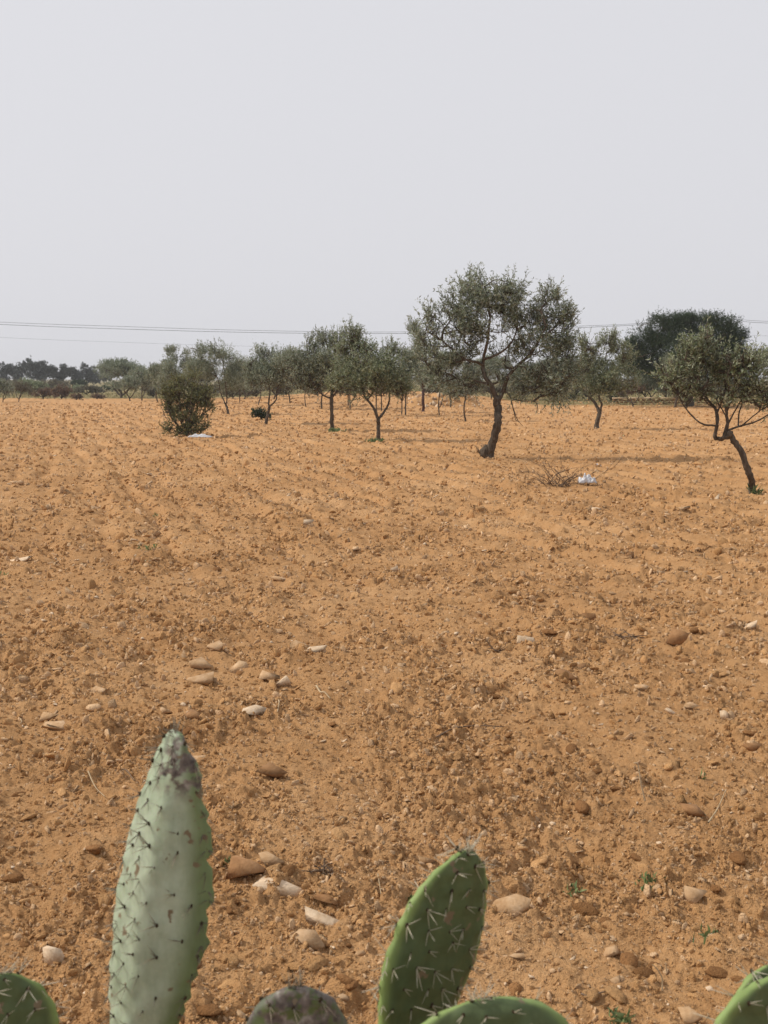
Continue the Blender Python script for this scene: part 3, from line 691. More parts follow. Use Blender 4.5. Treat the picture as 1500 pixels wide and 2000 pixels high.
def blades(name, pts, n, hgt, wid, leaf, org, spread=.45):
    """n blades round each of the points"""
    idx = RNG.integers(0, len(pts), n); b = pts[idx][:, :3] + RNG.normal(0, 1, (n, 3)) * np.array((spread, spread, 0))
    d = unit(np.stack([RNG.normal(0, .45, n), RNG.normal(0, .45, n), np.ones(n)], 1)); side = unit(np.cross(d, RNG.normal(size=(n, 3))))
    h = hgt * RNG.uniform(.5, 1.3, (n, 1)); w = wid * RNG.uniform(.6, 1.3, (n, 1))
    bend = RNG.normal(0, .25, (n, 3)) * h; bend[:, 2] = -abs(bend[:, 2])
    Q = np.stack([b - side * w * .5, b + side * w * .5, b + d * h * .6 + side * w * .3, b + d * h + bend], 1).reshape(-1, 3)
    return leaf_mesh(name, Q, M_lf[leaf], org)
def verge():
    y = RNG.uniform(66, 125, 4000); x = y * RNG.uniform(-.42, .42, 4000)
    ok = field_edge(x, y) > .5; x, y = x[ok][:1500], y[ok][:1500]
    pts = np.stack([x, y, ground(x, y)], 1)
    o = obj('verge_grass', blades('verge_grass', pts, 9000, .28, .05, 'straw', (0, 0, 0), .5)); tag(o, 'dry yellowish grass on the verge beyond the ploughed soil', 'grass', kind='stuff')
verge()
def power():
    Y = 150.0
    def pole(px, label):
        a = P(px, 740, Y); z0 = gz(a[0], a[1]); top = P(px, 622, Y)[2]
        root = empty('utility_pole', (a[0], a[1], z0)); tag(root, label, 'pole', 'utility poles')
        b = Build(); b.tube(np.array([(0, 0, -.3), (0, 0, (top - z0) * .5), (0, 0, top - z0 + .3)]), np.array([.16, .14, .11]), 8); obj('post', b.mesh('post', M_pole), root)
        b = Build(); b.tube(np.array([(-.9, 0, top - z0), (.9, 0, top - z0)]), .06, 6); obj('crossarm', b.mesh('crossarm', M_pole), root)
        for q in (-.75, .75):
            b = Build(); b.tube(np.array([(q, 0, top - z0 + .03), (q, 0, top - z0 + .22)]), np.array([.05, .03]), 6); obj('insulator', b.mesh('insulator', M_plastic), root)
    pole(1345, 'plain utility pole hidden behind the dark round tree')
    pole(-330, 'plain utility pole beyond the left picture edge'); pole(2100, 'plain utility pole beyond the right picture edge')
    for nm, pl, r in (('upper overhead power cable above the tree line', [(-330, 610), (0, 629), (250, 638), (500, 645.5), (750, 648.5), (950, 645), (1130, 637), (1245, 632), (1345, 622), (1440, 624), (1500, 627.5), (1750, 634), (2100, 622)], .021),
                  ('middle overhead power cable close under the upper one', [(-330, 614), (0, 633.5), (250, 643), (500, 649.5), (750, 651.5), (950, 648), (1130, 640), (1245, 634.5), (1345, 626), (1440, 627), (1500, 631), (1750, 638), (2100, 626)], .026),
                  ('lowest faint overhead power cable below the other two', [(-330, 640), (0, 659), (250, 669), (500, 676.5), (750, 679), (950, 676), (1130, 669), (1345, 652), (1440, 653.5), (1500, 656), (1750, 662), (2100, 650)], .010)):
        b = Build(); b.tube(catmull([P(x, y, Y) for x, y in pl], 6), r, 5)
        tag(obj('power_cable', b.mesh('power_cable', M_wire)), nm, 'cable', 'overhead power cables')
power()

# ------------------------------------------------------------------ loose stones and clods on the field
def place_rock(name, px, py, w, h, tone, seed, label=None, cat=None, group=None, parent=None, rz=None, sub=3, sink=.3, kind='rock', me=None):
    x, y, _ = Gs(px, py + h * .35); s = math.hypot(y, EYE) / F
    z = gz(x, y); hw, hh = w * s * .5, h * s * .5
    if me is None:
        V, Fc = (rock(seed, sub, 8, 1.0, .06) if kind == 'rock' else clod(seed, sub))
        V = V / np.abs(V).max(0)
        me = raw_mesh(name, V, Fc, M_st[tone] if kind == 'rock' else M_clod2, kind != 'rock')
    ang = math.atan2(EYE, y); th = max(hh * .75 / max(math.cos(ang), .3), .25 * hw * .6)
    dep = min(hw * .8, hh / max(math.sin(ang), .15) * .75)
    o = obj(name, me, parent, (x, y, z + th * (.62 - sink)))
    o.scale = (hw * 1.18, max(dep, hw * .35), th * 1.1); o.rotation_euler = (RNG.normal(.1, .2), RNG.normal(0, .2), RNG.normal(0, .3) if rz is None else rz)
    if label: tag(o, label, cat, group)
    return o
HG = 'larger loose stones on the field'
HERO = [(1020, 1240, 42, 30, 'white', 'flat white stone tilted in bare soil right of centre', .35), (600, 1013, 20, 15, 'white', 'small white stone left of centre in the middle distance', 0),
 (772, 1102, 13, 13, 'white', 'tiny bright white stone at the centre of the field', 0), (547, 1127, 30, 9, 'tan', 'thin flat pale stone left of the tiny white one', 0),
 (484, 1390, 54, 19, 'white', 'long whitish stone below the cluster left of centre', -.2), (548, 1321, 30, 24, 'white', 'pinkish white squared stone at the right of the cluster', 0),
 (521, 1314, 36, 24, 'tan', 'tan blocky stone touching the pinkish squared one', 0), (350, 1272, 36, 22, 'tan', 'slanting pale stone at the upper left of the stone cluster', .4),
 (393, 1288, 38, 18, 'tan', 'rounded tan stone in the middle of the stone cluster', 0), (424, 1263, 30, 14, 'tan', 'pale flat stone at the top of the stone cluster', 0), (462, 1290, 32, 24, 'tan', 'angular tan stone at the right of the stone cluster', 0),
 (394, 1316, 42, 20, 'tan', 'low tan stone at the bottom of the stone cluster', .2), (586, 1252, 36, 20, 'tan', 'knobbly pale stone, left of a pair above the cluster', 0), (614, 1261, 34, 14, 'white', 'pale stone, right of a pair above the cluster', 0),
 (368, 1388, 36, 26, 'brown', 'brown slanted slab stone above the tall cactus tip', .4), (326, 1372, 18, 18, 'tan', 'small pale cube-like stone above the cactus tip', 0), (98, 1390, 32, 22, 'tan', 'tan wedge stone with a dark right side at the left', .3),
 (108, 1410, 48, 15, 'tan', 'long pale stone under the tan wedge stone', -.1), (194, 1342, 34, 14, 'tan', 'pale stone with a grey shadowed edge near the left', .1), (374, 1468, 36, 18, 'tan', 'pale stone just right of the tall cactus tip', 0),
 (482, 1694, 62, 40, 'brown', 'big brown block of stone between the two cactus pads', 0), (560, 1714, 92, 26, 'white', 'long wavy-edged pale slab right of the brown block', -.15), (534, 1672, 40, 30, 'tan', 'layered tan stone above the pale slab', 0),
 (640, 1736, 38, 22, 'brown', 'smooth brown stone below the pale slab', .1), (632, 1774, 62, 22, 'white', 'long pale splinter of stone lying aslant under the slab', .4), (602, 1818, 54, 26, 'tan', 'pinkish flat stone, lowest between the two cactus pads', -.1),
 (105, 1860, 32, 38, 'white', 'whitish upright stone left of the tall cactus pad', .3), (838, 1650, 28, 28, 'tan', 'pale rounded stone left of the shorter cactus tip', .2), (998, 1756, 62, 24, 'tan', 'flat pinkish stone right of the shorter cactus pad', 0),
 (990, 1660, 34, 18, 'brown', 'brown pointed stone above right of the shorter cactus', 0), (1346, 1736, 44, 40, 'tan', 'leaning tan slab near the lower right', .5), (1200, 1831, 34, 20, 'tan', 'pale lump of stone in the lower right soil', 0),
 (1352, 1562, 32, 26, 'brown', 'dark brown block with a light left face at the right', 0), (1320, 1238, 34, 34, 'brown', 'triangular dark brown stone beside the dead twig', 0), (1104, 1311, 32, 18, 'brown', 'dark wedge stone, left of a brown pair right of centre', 0),
 (1133, 1293, 38, 22, 'brown', 'brown rounded stone, right of a brown pair right of centre', 0), (1460, 1217, 30, 14, 'white', 'white flat stone near the right edge above the dark ones', 0), (1395, 966, 14, 22, 'white', 'upright white stone left of the leaning tree foot', .3),
 (1165, 990, 15, 9, 'white', 'small white stone below the plastic bag', 0), (275, 1091, 20, 17, 'brown', 'brown stone under a weed in the left middle distance', .2), (538, 1056, 18, 13, 'brown', 'small brown stone left of centre in the distance', .2),
 (27, 943, 12, 10, 'tan', 'small tan stone, left of a pair far out at the left edge', 0), (40, 946, 11, 9, 'tan', 'small tan stone, right of a pair far out at the left edge', 0), (42, 1086, 40, 9, 'white', 'thin long pale stone at the left edge', .1),
 (450, 1151, 36, 9, 'tan', 'narrow pale stone in the left middle distance', -.2), (1252, 1333, 22, 14, 'tan', 'tan stone standing alone right of the brown pair', 0), (1310, 1378, 22, 12, 'white', 'pale round stone, left of three in the right soil', 0),
 (1347, 1370, 26, 14, 'tan', 'pale slanted stone, middle of three in the right soil', -.3), (1418, 1387, 16, 18, 'white', 'cream tilted stone, right of three in the right soil', .5), (1383, 1334, 18, 16, 'white', 'whitish cube-like stone above the three pale ones', 0),
 (1399, 1127, 18, 14, 'tan', 'pale stone at the right in the middle distance', .2), (1470, 1448, 28, 22, 'brown', 'dark rounded stone near the right edge', 0), (534, 1500, 48, 28, 'brown', 'brown earthy stone right of the tall cactus tip', 0),
 (1145, 1189, 30, 20, 'brown', 'dark brown broken clod-like stone above the brown pair', 0), (1328, 994, 30, 10, 'tan', 'flat pale stone in front of the leaning tree', 0), (1030, 1082, 14, 18, 'brown', 'small upright dark stone below the brushwood', 0), (1225, 1075, 20, 18, 'brown', 'small brown pointed stone right below the plastic bag', .3),
 (1036, 1963, 34, 16, 'tan', 'flat tan stone beside the lowest green pad', 0), (1340, 1968, 40, 18, 'tan', 'pale squared stone at the bottom right', 0)]
for i, (px, py, w, h, tone, lab, rz) in enumerate(HERO):
    place_rock('stone', px, py, w * 1.2, h * 1.15, tone, 2000 + i, lab, 'stone', HG, rz=-rz, sink=-.08)
# smaller stones nobody could tell apart
SMALL = [raw_mesh('small_stone', *rock(1500 + i, 2, 8), M_st[('white', 'tan', 'tan')[i % 3]]) for i in range(9)]
CLOD = [raw_mesh('soil_clod', *clod(1600 + i, 3), M_clod2 if i % 2 else M_clod, True) for i in range(8)]
rr = random.Random(3)
n = 0
while n < 150:
    px, py = rr.uniform(0, 1500), 900 + 1090 * rr.random() ** .8
    if any(abs(px - q[0]) < q[2] * .7 + 12 and abs(py - q[1]) < q[3] * .7 + 10 for q in HERO): continue
    w = (6 + 16 * rr.random() ** 2) * (.6 + .8 * (py - 900) / 1100); h = w * rr.uniform(.45, .75)
    place_rock('small_stone', px, py, w, h, None, 0, 'small pale stone fragment lying among the soil clods', 'stone', 'small scattered stone fragments', me=SMALL[n % 9]); n += 1
n = 0
while n < 295:
    px, py = rr.uniform(0, 1500), 960 + 1030 * rr.random() ** .8
    w = (12 + 40 * rr.random() ** 2.2) * (.5 + .75 * (py - 960) / 1040); h = w * rr.uniform(.5, .8)
    o = place_rock('soil_clod', px, py, w, h, None, 0, parent=FIELD, me=CLOD[n % 8], sink=.65); o.rotation_euler[2] = rr.uniform(0, 6.28); n += 1

# ------------------------------------------------------------------ litter, brushwood, weeds, stalks
def crumple(name, label, cat, base, w, h, mat_, seed, deep=.7):
    x, y, z = Gs(*base); s = y / F
    nx = ny = 22; u, v = np.meshgrid(np.linspace(-1, 1, nx), np.linspace(-1, 1, ny), indexing='ij'); u, v = u.ravel(), v.ravel()
    hw, hh = w * s * .5, h * s
    rim = 1 + .25 * pn(u * 2 + seed, v * 2, seed)
    X = hw * u * rim + .1 * hw * pn(u * 3, v * 3 + seed, seed + 1); Yy = hw * deep * v * rim
    Z = hh * (.5 + .9 * np.abs(pn(u * 1.7 + seed, v * 1.7, seed + 2)) + .15 * np.abs(pn(u * 4, v * 4 + seed, seed + 3))) * (1 - .75 * np.maximum(abs(u), abs(v)) ** 3) + .01
    i = np.arange(nx - 1)[:, None] * ny + np.arange(ny - 1)[None, :]
    q = np.stack([i, i + ny, i + ny + 1, i + 1], -1).reshape(-1, 4)
    o = obj(name, raw_mesh(name, np.stack([X, Yy, Z], 1), q, mat_, True), None, (x, y, z)); tag(o, label, cat)
    md = o.modifiers.new('thick', 'SOLIDIFY'); md.thickness = .004
    return o
crumple('plastic_bag', 'crumpled white plastic bag caught on the brushwood', 'bag', (1147, 945), 34, 20, M_plastic, 5, .5)
crumple('plastic_sheet', 'dirty white plastic sheet lying at the foot of the shrub', 'plastic sheet', (391, 854), 44, 8, M_plastic, 9, .3)
crumple('plastic_scrap', 'small white scrap of litter behind the plastic bag', 'litter', (1168, 908), 12, 5, M_plastic, 12)
def brush(name, label, cat, base, w, h, n, rad, m, seed, flat=.5):
    g = np.random.default_rng(seed); x, y, z = Gs(*base); s = y / F
    root = empty(name, (x, y, z)); tag(root, label, cat)
    hw, hh = w * s * .5, h * s
    for q in range(n):
        b = Build(); a = g.uniform(0, 6.28); st = np.array((g.normal(0, .3) * hw, g.normal(0, .15) * hw, .01))
        L = hw * g.uniform(.5, 1.1); el = g.uniform(.05, .9) * flat
        d = np.array((math.cos(a), math.sin(a) * .6, el * hh / hw * 2)); p1 = st + d * L * .5 + g.normal(0, .08, 3) * L; p2 = st + d * L + g.normal(0, .1, 3) * L
        p1[2] = max(p1[2], .01); p2[2] = max(p2[2], .01)
        c = catmull([st, p1, p2], 4); b.tube(c, np.linspace(1, .4, len(c)) * rad * g.uniform(.5, 1.2), 5)
        for k in range(4):
            t = c[g.integers(2, len(c))]; e = t + (d + g.normal(0, .6, 3)) * L * .3; e[2] = max(e[2], .005)
            b.tube(np.array([t, (t + e) / 2 + g.normal(0, .04, 3) * L, e]), np.array([.5, .35, .2]) * rad, 4)
        obj('branch', b.mesh('branch', m), root)
    return root
brush('brushwood', 'heap of cut dry branches lying beside the plastic bag', 'brushwood', (1095, 944), 120, 30, 34, .008, M_twig, 4, 1.0)
brush('dead_branch', 'dark dead twig lying in the soil at the right', 'twig', (1240, 1236), 110, 10, 7, .006, M_twig, 8, .5)
brush('dead_branch', 'grey bundle of rotting bark fibres right of the pale slab', 'twig', (632, 1692), 60, 18, 9, .006, M_twig, 21, .8)
brush('dead_branch', 'small grey dry sprig on the soil right of centre', 'twig', (972, 1270), 36, 12, 6, .004, M_twig, 31, .8)
def stalk(label, pts, wpx, m=M_straw):
    x, y, z = Gs(*pts[0]); s = y / F; B = Build()
    q = []
    for (px, py) in pts:
        p = P(px, py, y); gx, gy, gzv = x, y, z
        q.append(p)
    q = np.array(q); q[:, 2] = np.maximum(q[:, 2], z + .004)
    c = catmull(q, 5); B.tube(c, np.linspace(1, .5, len(c)) * wpx * s * .5, 5)
    o = obj('dry_stalk', B.mesh('dry_stalk', m, True, q[0]), None, q[0]); tag(o, label, 'stalk', 'dry stalks and roots on the soil')
def lying(label, pts, wpx, m=M_straw):
    q = []
    for (px, py) in pts:
        x, y, z = Gs(px, py); q.append((x, y, z + .012))
    q = np.array(q); s = q[0][1] / F; B = Build(); c = catmull(q, 5); c[:, 2] = np.maximum(c[:, 2], ground(c[:, 0], c[:, 1]) + .004)
    B.tube(c, np.linspace(1, .5, len(c)) * wpx * s * .5, 5)
    o = obj('dry_stalk', B.mesh('dry_stalk', m, True, q[0]), None, q[0]); tag(o, label, 'stalk', 'dry stalks and roots on the soil')
stalk('tall thin pale stalk standing in the soil at the right', [(1260, 1564), (1252, 1530), (1246, 1494), (1238, 1490)], 4)
stalk('curved pale stalk standing near the bottom right', [(1294, 1934), (1293, 1910), (1283, 1892), (1274, 1884)], 4)
stalk('tiny upright stalk left of the big curved one at bottom right', [(1302, 1898), (1300, 1880)], 3)
lying('long dark twig lying across the soil right of centre', [(850, 1428), (890, 1418), (940, 1412), (985, 1410)], 4, M_twig)
lying('bent brown twig lying in the lower right soil', [(1135, 1932), (1152, 1936), (1175, 1927), (1208, 1926)], 5, M_twig)
lying('pale slanting straw below the dark brown block', [(1384, 1598), (1402, 1565), (1418, 1542)], 4)
lying('curly pale root right of the long whitish stone', [(535, 1360), (545, 1372), (542, 1385)], 4)
lying('wavy pale root right of the stone cluster', [(618, 1338), (625, 1348), (634, 1356), (645, 1362)], 4)
lying('dark twig leaning by the left side of the tall cactus', [(225, 1490), (245, 1498), (262, 1520)], 4, M_twig)
lying('pale straw left of the tall cactus', [(172, 1512), (186, 1530), (204, 1546)], 3)
lying('pale straw curl at the left of the tall cactus foot', [(40, 1395), (42, 1402), (38, 1410)], 3)
lying('short pale straw between the two cactus pads', [(738, 1718), (742, 1732), (744, 1742)], 3)
lying('pale straw lying above the grey scarred pad', [(744, 1790), (752, 1796), (758, 1802)], 3)
def weed(label, base, w, h, n, leaf='grass', cat='weed', wid=.010, name='weed'):
    x, y, z = Gs(*base); s = y / F
    pts = np.array([(0., 0., 0.)]); me = blades(name, pts, n, h * s, max(wid, 1.3 * s), leaf, (0, 0, 0), w * s * .22)
    tag(obj(name, me, None, (x, y, z - .004)), label, cat, 'green weeds on the soil')
weed('green leafy weed beside the big brown block', (445, 1676), 34, 16, 12, wid=.014)
weed('bluish green weed right of the shorter cactus pad', (1120, 1722), 40, 20, 16, wid=.012)
weed('larger patch of green weed in the right foreground', (1270, 1712), 46, 18, 40)
weed('low green sprig left of the larger weed patch', (1258, 1735), 34, 14, 18)
weed('spreading green grass sprig beside a flat clod at lower right', (1394, 1826), 64, 20, 26, wid=.010)
weed('green grass tuft near the bottom right of the soil', (1208, 1976), 64, 24, 44)
weed('single green seedling at the right middle', (1366, 1512), 12, 20, 5, wid=.009)
weed('green weed patch in the left middle distance', (280, 1072), 44, 14, 16, wid=.012)
weed('small faint weed behind the left weed patch', (306, 998), 22, 8, 8)
weed('faint weed sprig left of the shorter cactus tip', (797, 1732), 20, 14, 12)
weed('green weeds round the foot of the V-forked olive', (732, 861), 34, 10, 90)
weed('green weeds round the foot of the straight-trunked olive', (655, 842), 32, 10, 90)
weed('leafy green sprout at the foot of the leaning olive', (1475, 962), 26, 22, 40)
brush('root_suckers', 'tangle of dead suckers at the burled foot of the largest olive', 'suckers', (946, 889), 22, 16, 22, .009, M_bark, 61, .8)
bV, bF = clod(77, 3); bV = bV * np.array((.13, .12, .24)); obj('burl', raw_mesh('burl', bV, bF, M_bark, True), T1, (-.11, -.02, .16))
weed('thin green blades at the left picture edge', (5, 1112), 24, 12, 8)

# ------------------------------------------------------------------ prickly pear
def cactus_mat(name, base, light, edge, scars=0.0):
    m, t, b = mat(name)
    tc = N(t, 'ShaderNodeTexCoord').outputs['Object']
    n = noise(t, tc, 9, 4); n2 = noise(t, tc, 55, 4, .6)
    c = ramp(t, n, [(.3, base), (.65, light)])
    c = mixc(t, .18, c, ramp(t, n2, [(.35, tuple(x * .6 for x in base)), (.6, light)]))
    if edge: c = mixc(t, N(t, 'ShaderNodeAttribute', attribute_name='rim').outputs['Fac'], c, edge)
    if scars:
        a = N(t, 'ShaderNodeAttribute', attribute_name='scar'); n4 = noise(t, tc, 58, 4, .55)
        mm = N(t, 'ShaderNodeMath', operation='MULTIPLY'); t.links.new(a.outputs['Fac'], mm.inputs[0])
        st_ = ramp(t, n4, [(.42, (0, 0, 0)), (.52, (1, 1, 1))]); t.links.new(st_, mm.inputs[1])
        c = mixc(t, mm.outputs[0], c, ramp(t, n2, [(.3, (.04, .03, .028)), (.55, (.17, .14, .12)), (.75, (.40, .37, .33))]))
    mp = N(t, 'ShaderNodeMapping'); mp.inputs['Scale'].default_value = (1, 1, .3); t.links.new(tc, mp.inputs[0])
    c = mixc(t, .5, c, ramp(t, noise(t, mp.outputs[0], 40, 4, .6), [(.3, (.55, .55, .5)), (.62, (1, 1, 1))]), 'MULTIPLY')      # streaky wax bloom
    c = mixc(t, ramp(t, noise(t, tc, 38, 3, .5), [(.655, (0, 0, 0)), (.685, (1, 1, 1))]), c, (.17, .13, .08))                     # dried corky spots
    t.links.new(c, b.inputs['Base Color'])
    b.inputs['Roughness'].default_value = .62; b.inputs['Specular IOR Level'].default_value = .3
    b.inputs['Subsurface Weight'].default_value = .12; b.inputs['Subsurface Radius'].default_value = (.006, .012, .004); b.inputs['Subsurface Scale'].default_value = 1.0
    bump(t, b, n2, .25, .003)
    return m
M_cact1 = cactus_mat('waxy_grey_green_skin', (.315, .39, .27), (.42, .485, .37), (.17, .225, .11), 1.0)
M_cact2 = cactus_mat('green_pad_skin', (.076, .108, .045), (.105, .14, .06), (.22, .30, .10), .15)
M_cact3 = cactus_mat('scarred_pad_skin', (.085, .11, .04), (.12, .15, .055), (.12, .13, .09), 1.0)
def spine_mat(name, a, c):
    m, t, b = mat(name); z = N(t, 'ShaderNodeSeparateXYZ'); t.links.new(N(t, 'ShaderNodeTexCoord').outputs['Object'], z.inputs[0])
    mr = N(t, 'ShaderNodeMapRange'); mr.inputs[2].default_value = .02; t.links.new(z.outputs[1], mr.inputs[0])
    t.links.new(mixc(t, mr.outputs[0], a, c), b.inputs['Base Color']); b.inputs['Roughness'].default_value = .5; return m
M_spd = spine_mat('dark_spines', (.06, .05, .035), (.30, .25, .17)); M_spl = spine_mat('pale_spines', (.34, .31, .21), (.60, .56, .44)); M_areole = plain('areole_felt', (.05, .036, .022), .95, .05)
def cluster(seed, m, L):
    """one areole: a felt dot and a few spines; local +Y points away from the pad"""
    g = np.random.default_rng(seed); B = Build(); V, Fc = ICO[1]; B.add(V * np.array((.0032, .002, .0042)), Fc); nd = sum(len(f) for fs in B.F.values() for f in fs)
    for q in range(int(g.integers(2, 5))):
        d = unit(np.array((g.normal(0, .75), g.uniform(.35, .9), g.normal(-.25, .6)))); l = L * g.uniform(.5, 1.15)
        B.tube(np.array([(0, 0, 0), d * l * .5, d * l]), np.array([.0007, .00055, .00015]), 4)
    me = B.mesh('spine_cluster', [M_areole, m]); 
    co = np.zeros(len(me.vertices) * 3); me.vertices.foreach_get('co', co)
    mi = [0 if all(v < len(V) for v in p.vertices) else 1 for p in me.polygons]; me.polygons.foreach_set('material_index', mi)
    return me
CL_D = [cluster(i, M_spd, .027) for i in range(7)]; CL_L = [cluster(40 + i, M_spl, .029) for i in range(7)]
def make_pad(parent, base, axis_top, width, prof, yaw, thick, m, clusters, curl=0.0, bend=0.0, scar=None, seed=0, areo=True, label=None, bumps=.0045, st=.039):
    """base, axis_top: world points; prof: half-width table from base (0) to tip (1), as a share of width/2; yaw turns the flat face"""
    g = np.random.default_rng(seed); base = np.array(base, float); top = np.array(axis_top, float); L = np.linalg.norm(top - base); ax = (top - base) / L
    fx = np.array((math.cos(yaw), math.sin(yaw), 0)); fx = unit(fx - ax * (fx @ ax)); fy = np.cross(ax, fx)   # x: across the pad, y: out of its back
    nt_, nph = 64, 56
    t = (1 - np.cos(np.linspace(0, math.pi, nt_))) / 2; t[0] = .0015; t[-1] = .9985
    hw = np.interp(t, np.linspace(0, 1, len(prof)), prof)
    k5 = np.ones(5) / 5; hs_ = np.convolve(np.pad(hw, 2, 'edge'), k5, 'valid'); hw = hs_ * width / 2
    endf = np.sqrt(np.clip(1 - (2 * t - 1) ** 8, .0, 1)); hw = hw * (.15 + .85 * endf); hw[0] *= .4; hw[-1] *= .25
    th = thick / 2 * (1 - .45 * t) * np.sqrt(np.clip(1 - (2 * t - 1) ** 10, .01, 1))
    ph = np.arange(nph) * 2 * math.pi / nph; e = .62
    cx = np.sign(np.cos(ph)) * np.abs(np.cos(ph)) ** .8; sy = np.sign(np.sin(ph)) * np.abs(np.sin(ph)) ** e
    Xl = hw[:, None] * cx[None]; Yl = np.minimum(th, hw * .9)[:, None] * sy[None]; Zl = np.repeat((t * L)[:, None], nph, 1)
    pos = np.stack([Xl, Yl, Zl], -1).reshape(-1, 3); nrm = np.stack([np.repeat(np.cos(ph)[None], nt_, 0) * .35, np.repeat(np.sin(ph)[None], nt_, 0), 0 * Xl], -1).reshape(-1, 3); nrm = unit(nrm)
    are = []
    if areo:
        row = 0; z = .03
        while z < L * .985:
            h_ = np.interp(z / L, t, hw); x = -h_ * .9 + (row % 2) * st * .5
            while x < h_ * .92:
                for sg in (-1, 1):
                    xx = x + g.normal(0, .004); zz = z + g.normal(0, .004); yy = sg * np.interp(z / L, t, th) * (1 - min(1, abs(xx) / (h_ + 1e-6)) ** 2.5) ** .31 + sg * .002
                    are.append((xx, yy, zz, 0 * xx / (h_ + .01) * .35, sg))
                x += st
            for sg in (-1, 1): are.append((sg * h_, g.normal(0, .003), z + g.normal(0, .006), sg, 0))
            z += st * .8 * (1 - .35 * (z / L > .85)); row += 1
        for q in range(7): are.append((g.normal(0, .3) * np.interp(.97, t, hw), g.normal(0, .003), L * g.uniform(.985, 1.0), 0, 0))
    bmp = np.zeros(len(pos))
    for (x, y, z, nx_, sg) in are:
        d2 = (pos[:, 0] - x) ** 2 + ((pos[:, 1] - y) * 1.4) ** 2 + (pos[:, 2] - z) ** 2; bmp = np.maximum(bmp, np.exp(-d2 / (2 * .011 ** 2)))
    pos = pos + nrm * (bumps * (bmp - .4) * (np.abs(bmp) > 0) + .0035 * n3(pos * 14, seed, 1.0))[:, None]
    def warp(p):
        q = p.copy(); w = width / 2
        q[:, 1] += curl * w * (np.maximum(p[:, 0] / w - .15, 0) / .85) ** 2 + .06 * w * (p[:, 0] / w) ** 2 + bend * L * (p[:, 2] / L - .4) ** 2
        return q
    toW = lambda p: base + p[:, :1] * fx + p[:, 1:2] * fy + p[:, 2:] * ax
    i = np.arange(nt_ - 1)[:, None] * nph + np.arange(nph)[None]; j = np.arange(nt_ - 1)[:, None] * nph + (np.arange(nph)[None] + 1) % nph
    fq = np.stack([i, j, j + nph, i + nph], -1).reshape(-1, 4)
    nv = len(pos); capv = np.array([[0, 0, 0], [0, 0, L]]); allp = np.vstack([pos, capv])
    cap = [[(q + 1) % nph, q, nv] for q in range(nph)] + [[(nt_ - 1) * nph + q, (nt_ - 1) * nph + (q + 1) % nph, nv + 1] for q in range(nph)]
    org = np.array(parent.location)
    me = raw_mesh('pad', toW(warp(allp)) - base, [fq, np.array(cap)], m, True)
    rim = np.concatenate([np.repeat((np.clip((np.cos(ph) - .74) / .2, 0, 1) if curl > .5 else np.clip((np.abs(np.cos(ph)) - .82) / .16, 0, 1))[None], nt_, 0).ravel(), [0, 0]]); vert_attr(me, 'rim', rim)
    tt = allp[:, 2] / L; sc = np.zeros(len(allp))
    if scar is not None: sc = scar(allp[:, 0] / (width / 2), tt)
    vert_attr(me, 'scar', sc)
    o = obj('pad', me, parent, base - org)
    if label: o['label'] = label
    for q, (x, y, z, nx_, sg) in enumerate(are):
        p = toW(warp(np.array([[x, y, z]])))[0]; out = (fx * nx_ + fy * sg + (ax if (nx_ == 0 and sg == 0) else 0)); out = unit(out)
        zz = ax if abs(out @ ax) < .9 else fy; xx = unit(np.cross(out, zz)); zz = np.cross(xx, out)
        c = obj('spine_cluster', clusters[int(g.integers(0, len(clusters)))], o)
        M = Matrix(((xx[0], out[0], zz[0], p[0] - base[0]), (xx[1], out[1], zz[1], p[1] - base[1]), (xx[2], out[2], zz[2], p[2] - base[2]), (0, 0, 0, 1)))
        a = g.uniform(-.6, .6); c.matrix_local = M @ Matrix.Rotation(a, 4, 'Y') @ Matrix.Diagonal((*(g.uniform(.75, 1.2) * np.ones(3)), 1))
    return o
OBO = [.42, .62, .78, .9, .97, 1.0, 1.0, .96, .88, .74, .5]
LAN = [.55, .72, .86, .95, 1.0, 1.0, .96, .86, .70, .48, .22]
def support(root, base, m, n=2, w=.2, seed=0):
    """older pads that carry the visible ones, down to the soil"""
    b = np.array(base); gz0 = gz(b[0], b[1]); h = (b[2] - gz0 + .07) / n; g = np.random.default_rng(seed)
    for q in range(n):
        t = b + np.array((0, 0, .035)); nb = b + np.array((g.normal(0, .02), g.uniform(-.04, .03), -h)); nb[2] = max(nb[2], gz0 - .05)
        make_pad(root, nb, t, w * (1 + .1 * q), OBO, g.uniform(-.6, .6), .05 + .02 * q, m, CL_L, seed=seed + q, areo=(q == 0)); b = nb
def plant(label, px, Y, name='prickly_pear'):
    a = P(px, 1000, Y); z = gz(a[0], Y)
    return tag(empty(name, (a[0], Y, z)), label, 'cactus', 'prickly pear cacti in the foreground')
def scar1(x, t): return np.clip((t - .82) / .05, 0, 1) * np.clip((x + .25) / .25, 0, 1) * 1.0
r1 = plant('tall pale grey-green prickly pear pad with dark scars at its tip', 275, 1.6)
b1_, t1_ = P(236, 2085, 1.60), P(320, 1432, 1.60)
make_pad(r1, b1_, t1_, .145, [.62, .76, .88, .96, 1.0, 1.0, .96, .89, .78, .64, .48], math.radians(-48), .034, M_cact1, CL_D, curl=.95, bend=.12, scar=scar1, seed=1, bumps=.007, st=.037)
support(r1, b1_, M_cact2, 2, .2, 11)
r2 = plant('shorter dark green prickly pear pad with a bright lit left rim', 860, 1.5)
b2_, t2_ = P(788, 2075, 1.52), P(908, 1658, 1.56)
make_pad(r2, b2_, t2_, .19, [.5, .66, .8, .9, .97, 1.0, .98, .92, .8, .62, .34], math.radians(40), .036, M_cact2, CL_L, curl=-.05, bend=-.05, seed=2)
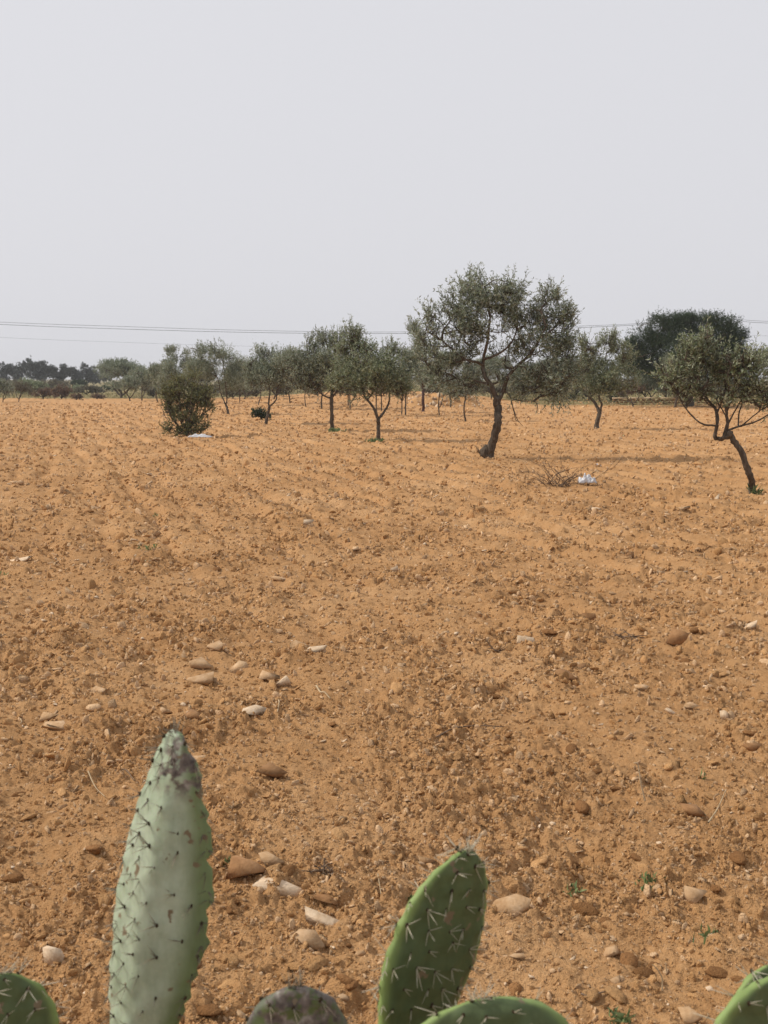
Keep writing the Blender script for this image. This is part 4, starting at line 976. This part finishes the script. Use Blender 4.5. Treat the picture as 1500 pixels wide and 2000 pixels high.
make_pad(r2, P(960, 2240, 1.34), P(955, 1955, 1.36), .25, OBO, math.radians(12), .05, M_cact2, CL_L, seed=3, bend=.1)
support(r2, (b2_ + P(960, 2240, 1.34)) / 2 + np.array((0, .02, 0)), M_cact2, 2, .22, 12)
r3 = plant('dark green rounded prickly pear pad in the bottom left corner', 10, 1.45)
make_pad(r3, P(-5, 2260, 1.45), P(-8, 1903, 1.47), .18, OBO, math.radians(22), .034, M_cact2, CL_L, seed=4); support(r3, P(-5, 2260, 1.45), M_cact2, 2, .2, 13)
r4 = plant('grey corky scarred prickly pear pad at the bottom between the two tall ones', 575, 1.4)
make_pad(r4, P(580, 2250, 1.40), P(578, 1928, 1.42), .155, OBO, math.radians(10), .04, M_cact3, CL_D, scar=lambda x, t: np.clip(.75 + (t - .7) * 2, 0, 1), seed=5); support(r4, P(580, 2250, 1.4), M_cact2, 2, .2, 14)
r5 = plant('two overlapping green prickly pear pads in the bottom right corner', 1500, 1.45)
make_pad(r5, P(1530, 2260, 1.50), P(1512, 1884, 1.56), .17, OBO, math.radians(15), .034, M_cact2, CL_L, seed=6)
make_pad(r5, P(1440, 2240, 1.36), P(1530, 1905, 1.38), .22, OBO, math.radians(30), .036, M_cact2, CL_L, seed=7)
support(r5, P(1490, 2240, 1.43), M_cact2, 2, .2, 15)

# ------------------------------------------------------------------ light haze in the air
hm = bpy.data.materials.new('haze_air'); hm.use_nodes = True; hm.node_tree.nodes.clear()
pv = hm.node_tree.nodes.new('ShaderNodeVolumePrincipled'); mo = hm.node_tree.nodes.new('ShaderNodeOutputMaterial')
pv.inputs['Color'].default_value = (.9, .92, .95, 1); pv.inputs['Density'].default_value = 0.00045; pv.inputs['Anisotropy'].default_value = 0.2
hm.node_tree.links.new(pv.outputs[0], mo.inputs['Volume'])
bv = np.array([(x, y, z) for z in (-2.5, 14) for y in (-60, 3600) for x in (-3600, 3600)], float); bv[:, 1] = np.where(bv[:, 1] < 0, -3600, 3600)
hz_ = obj('haze', raw_mesh('haze', bv, np.array([[0, 2, 3, 1], [4, 5, 7, 6], [0, 1, 5, 4], [2, 6, 7, 3], [0, 4, 6, 2], [1, 3, 7, 5]]), hm)); tag(hz_, 'thin pale haze in the air over the whole field', 'haze', kind='stuff')
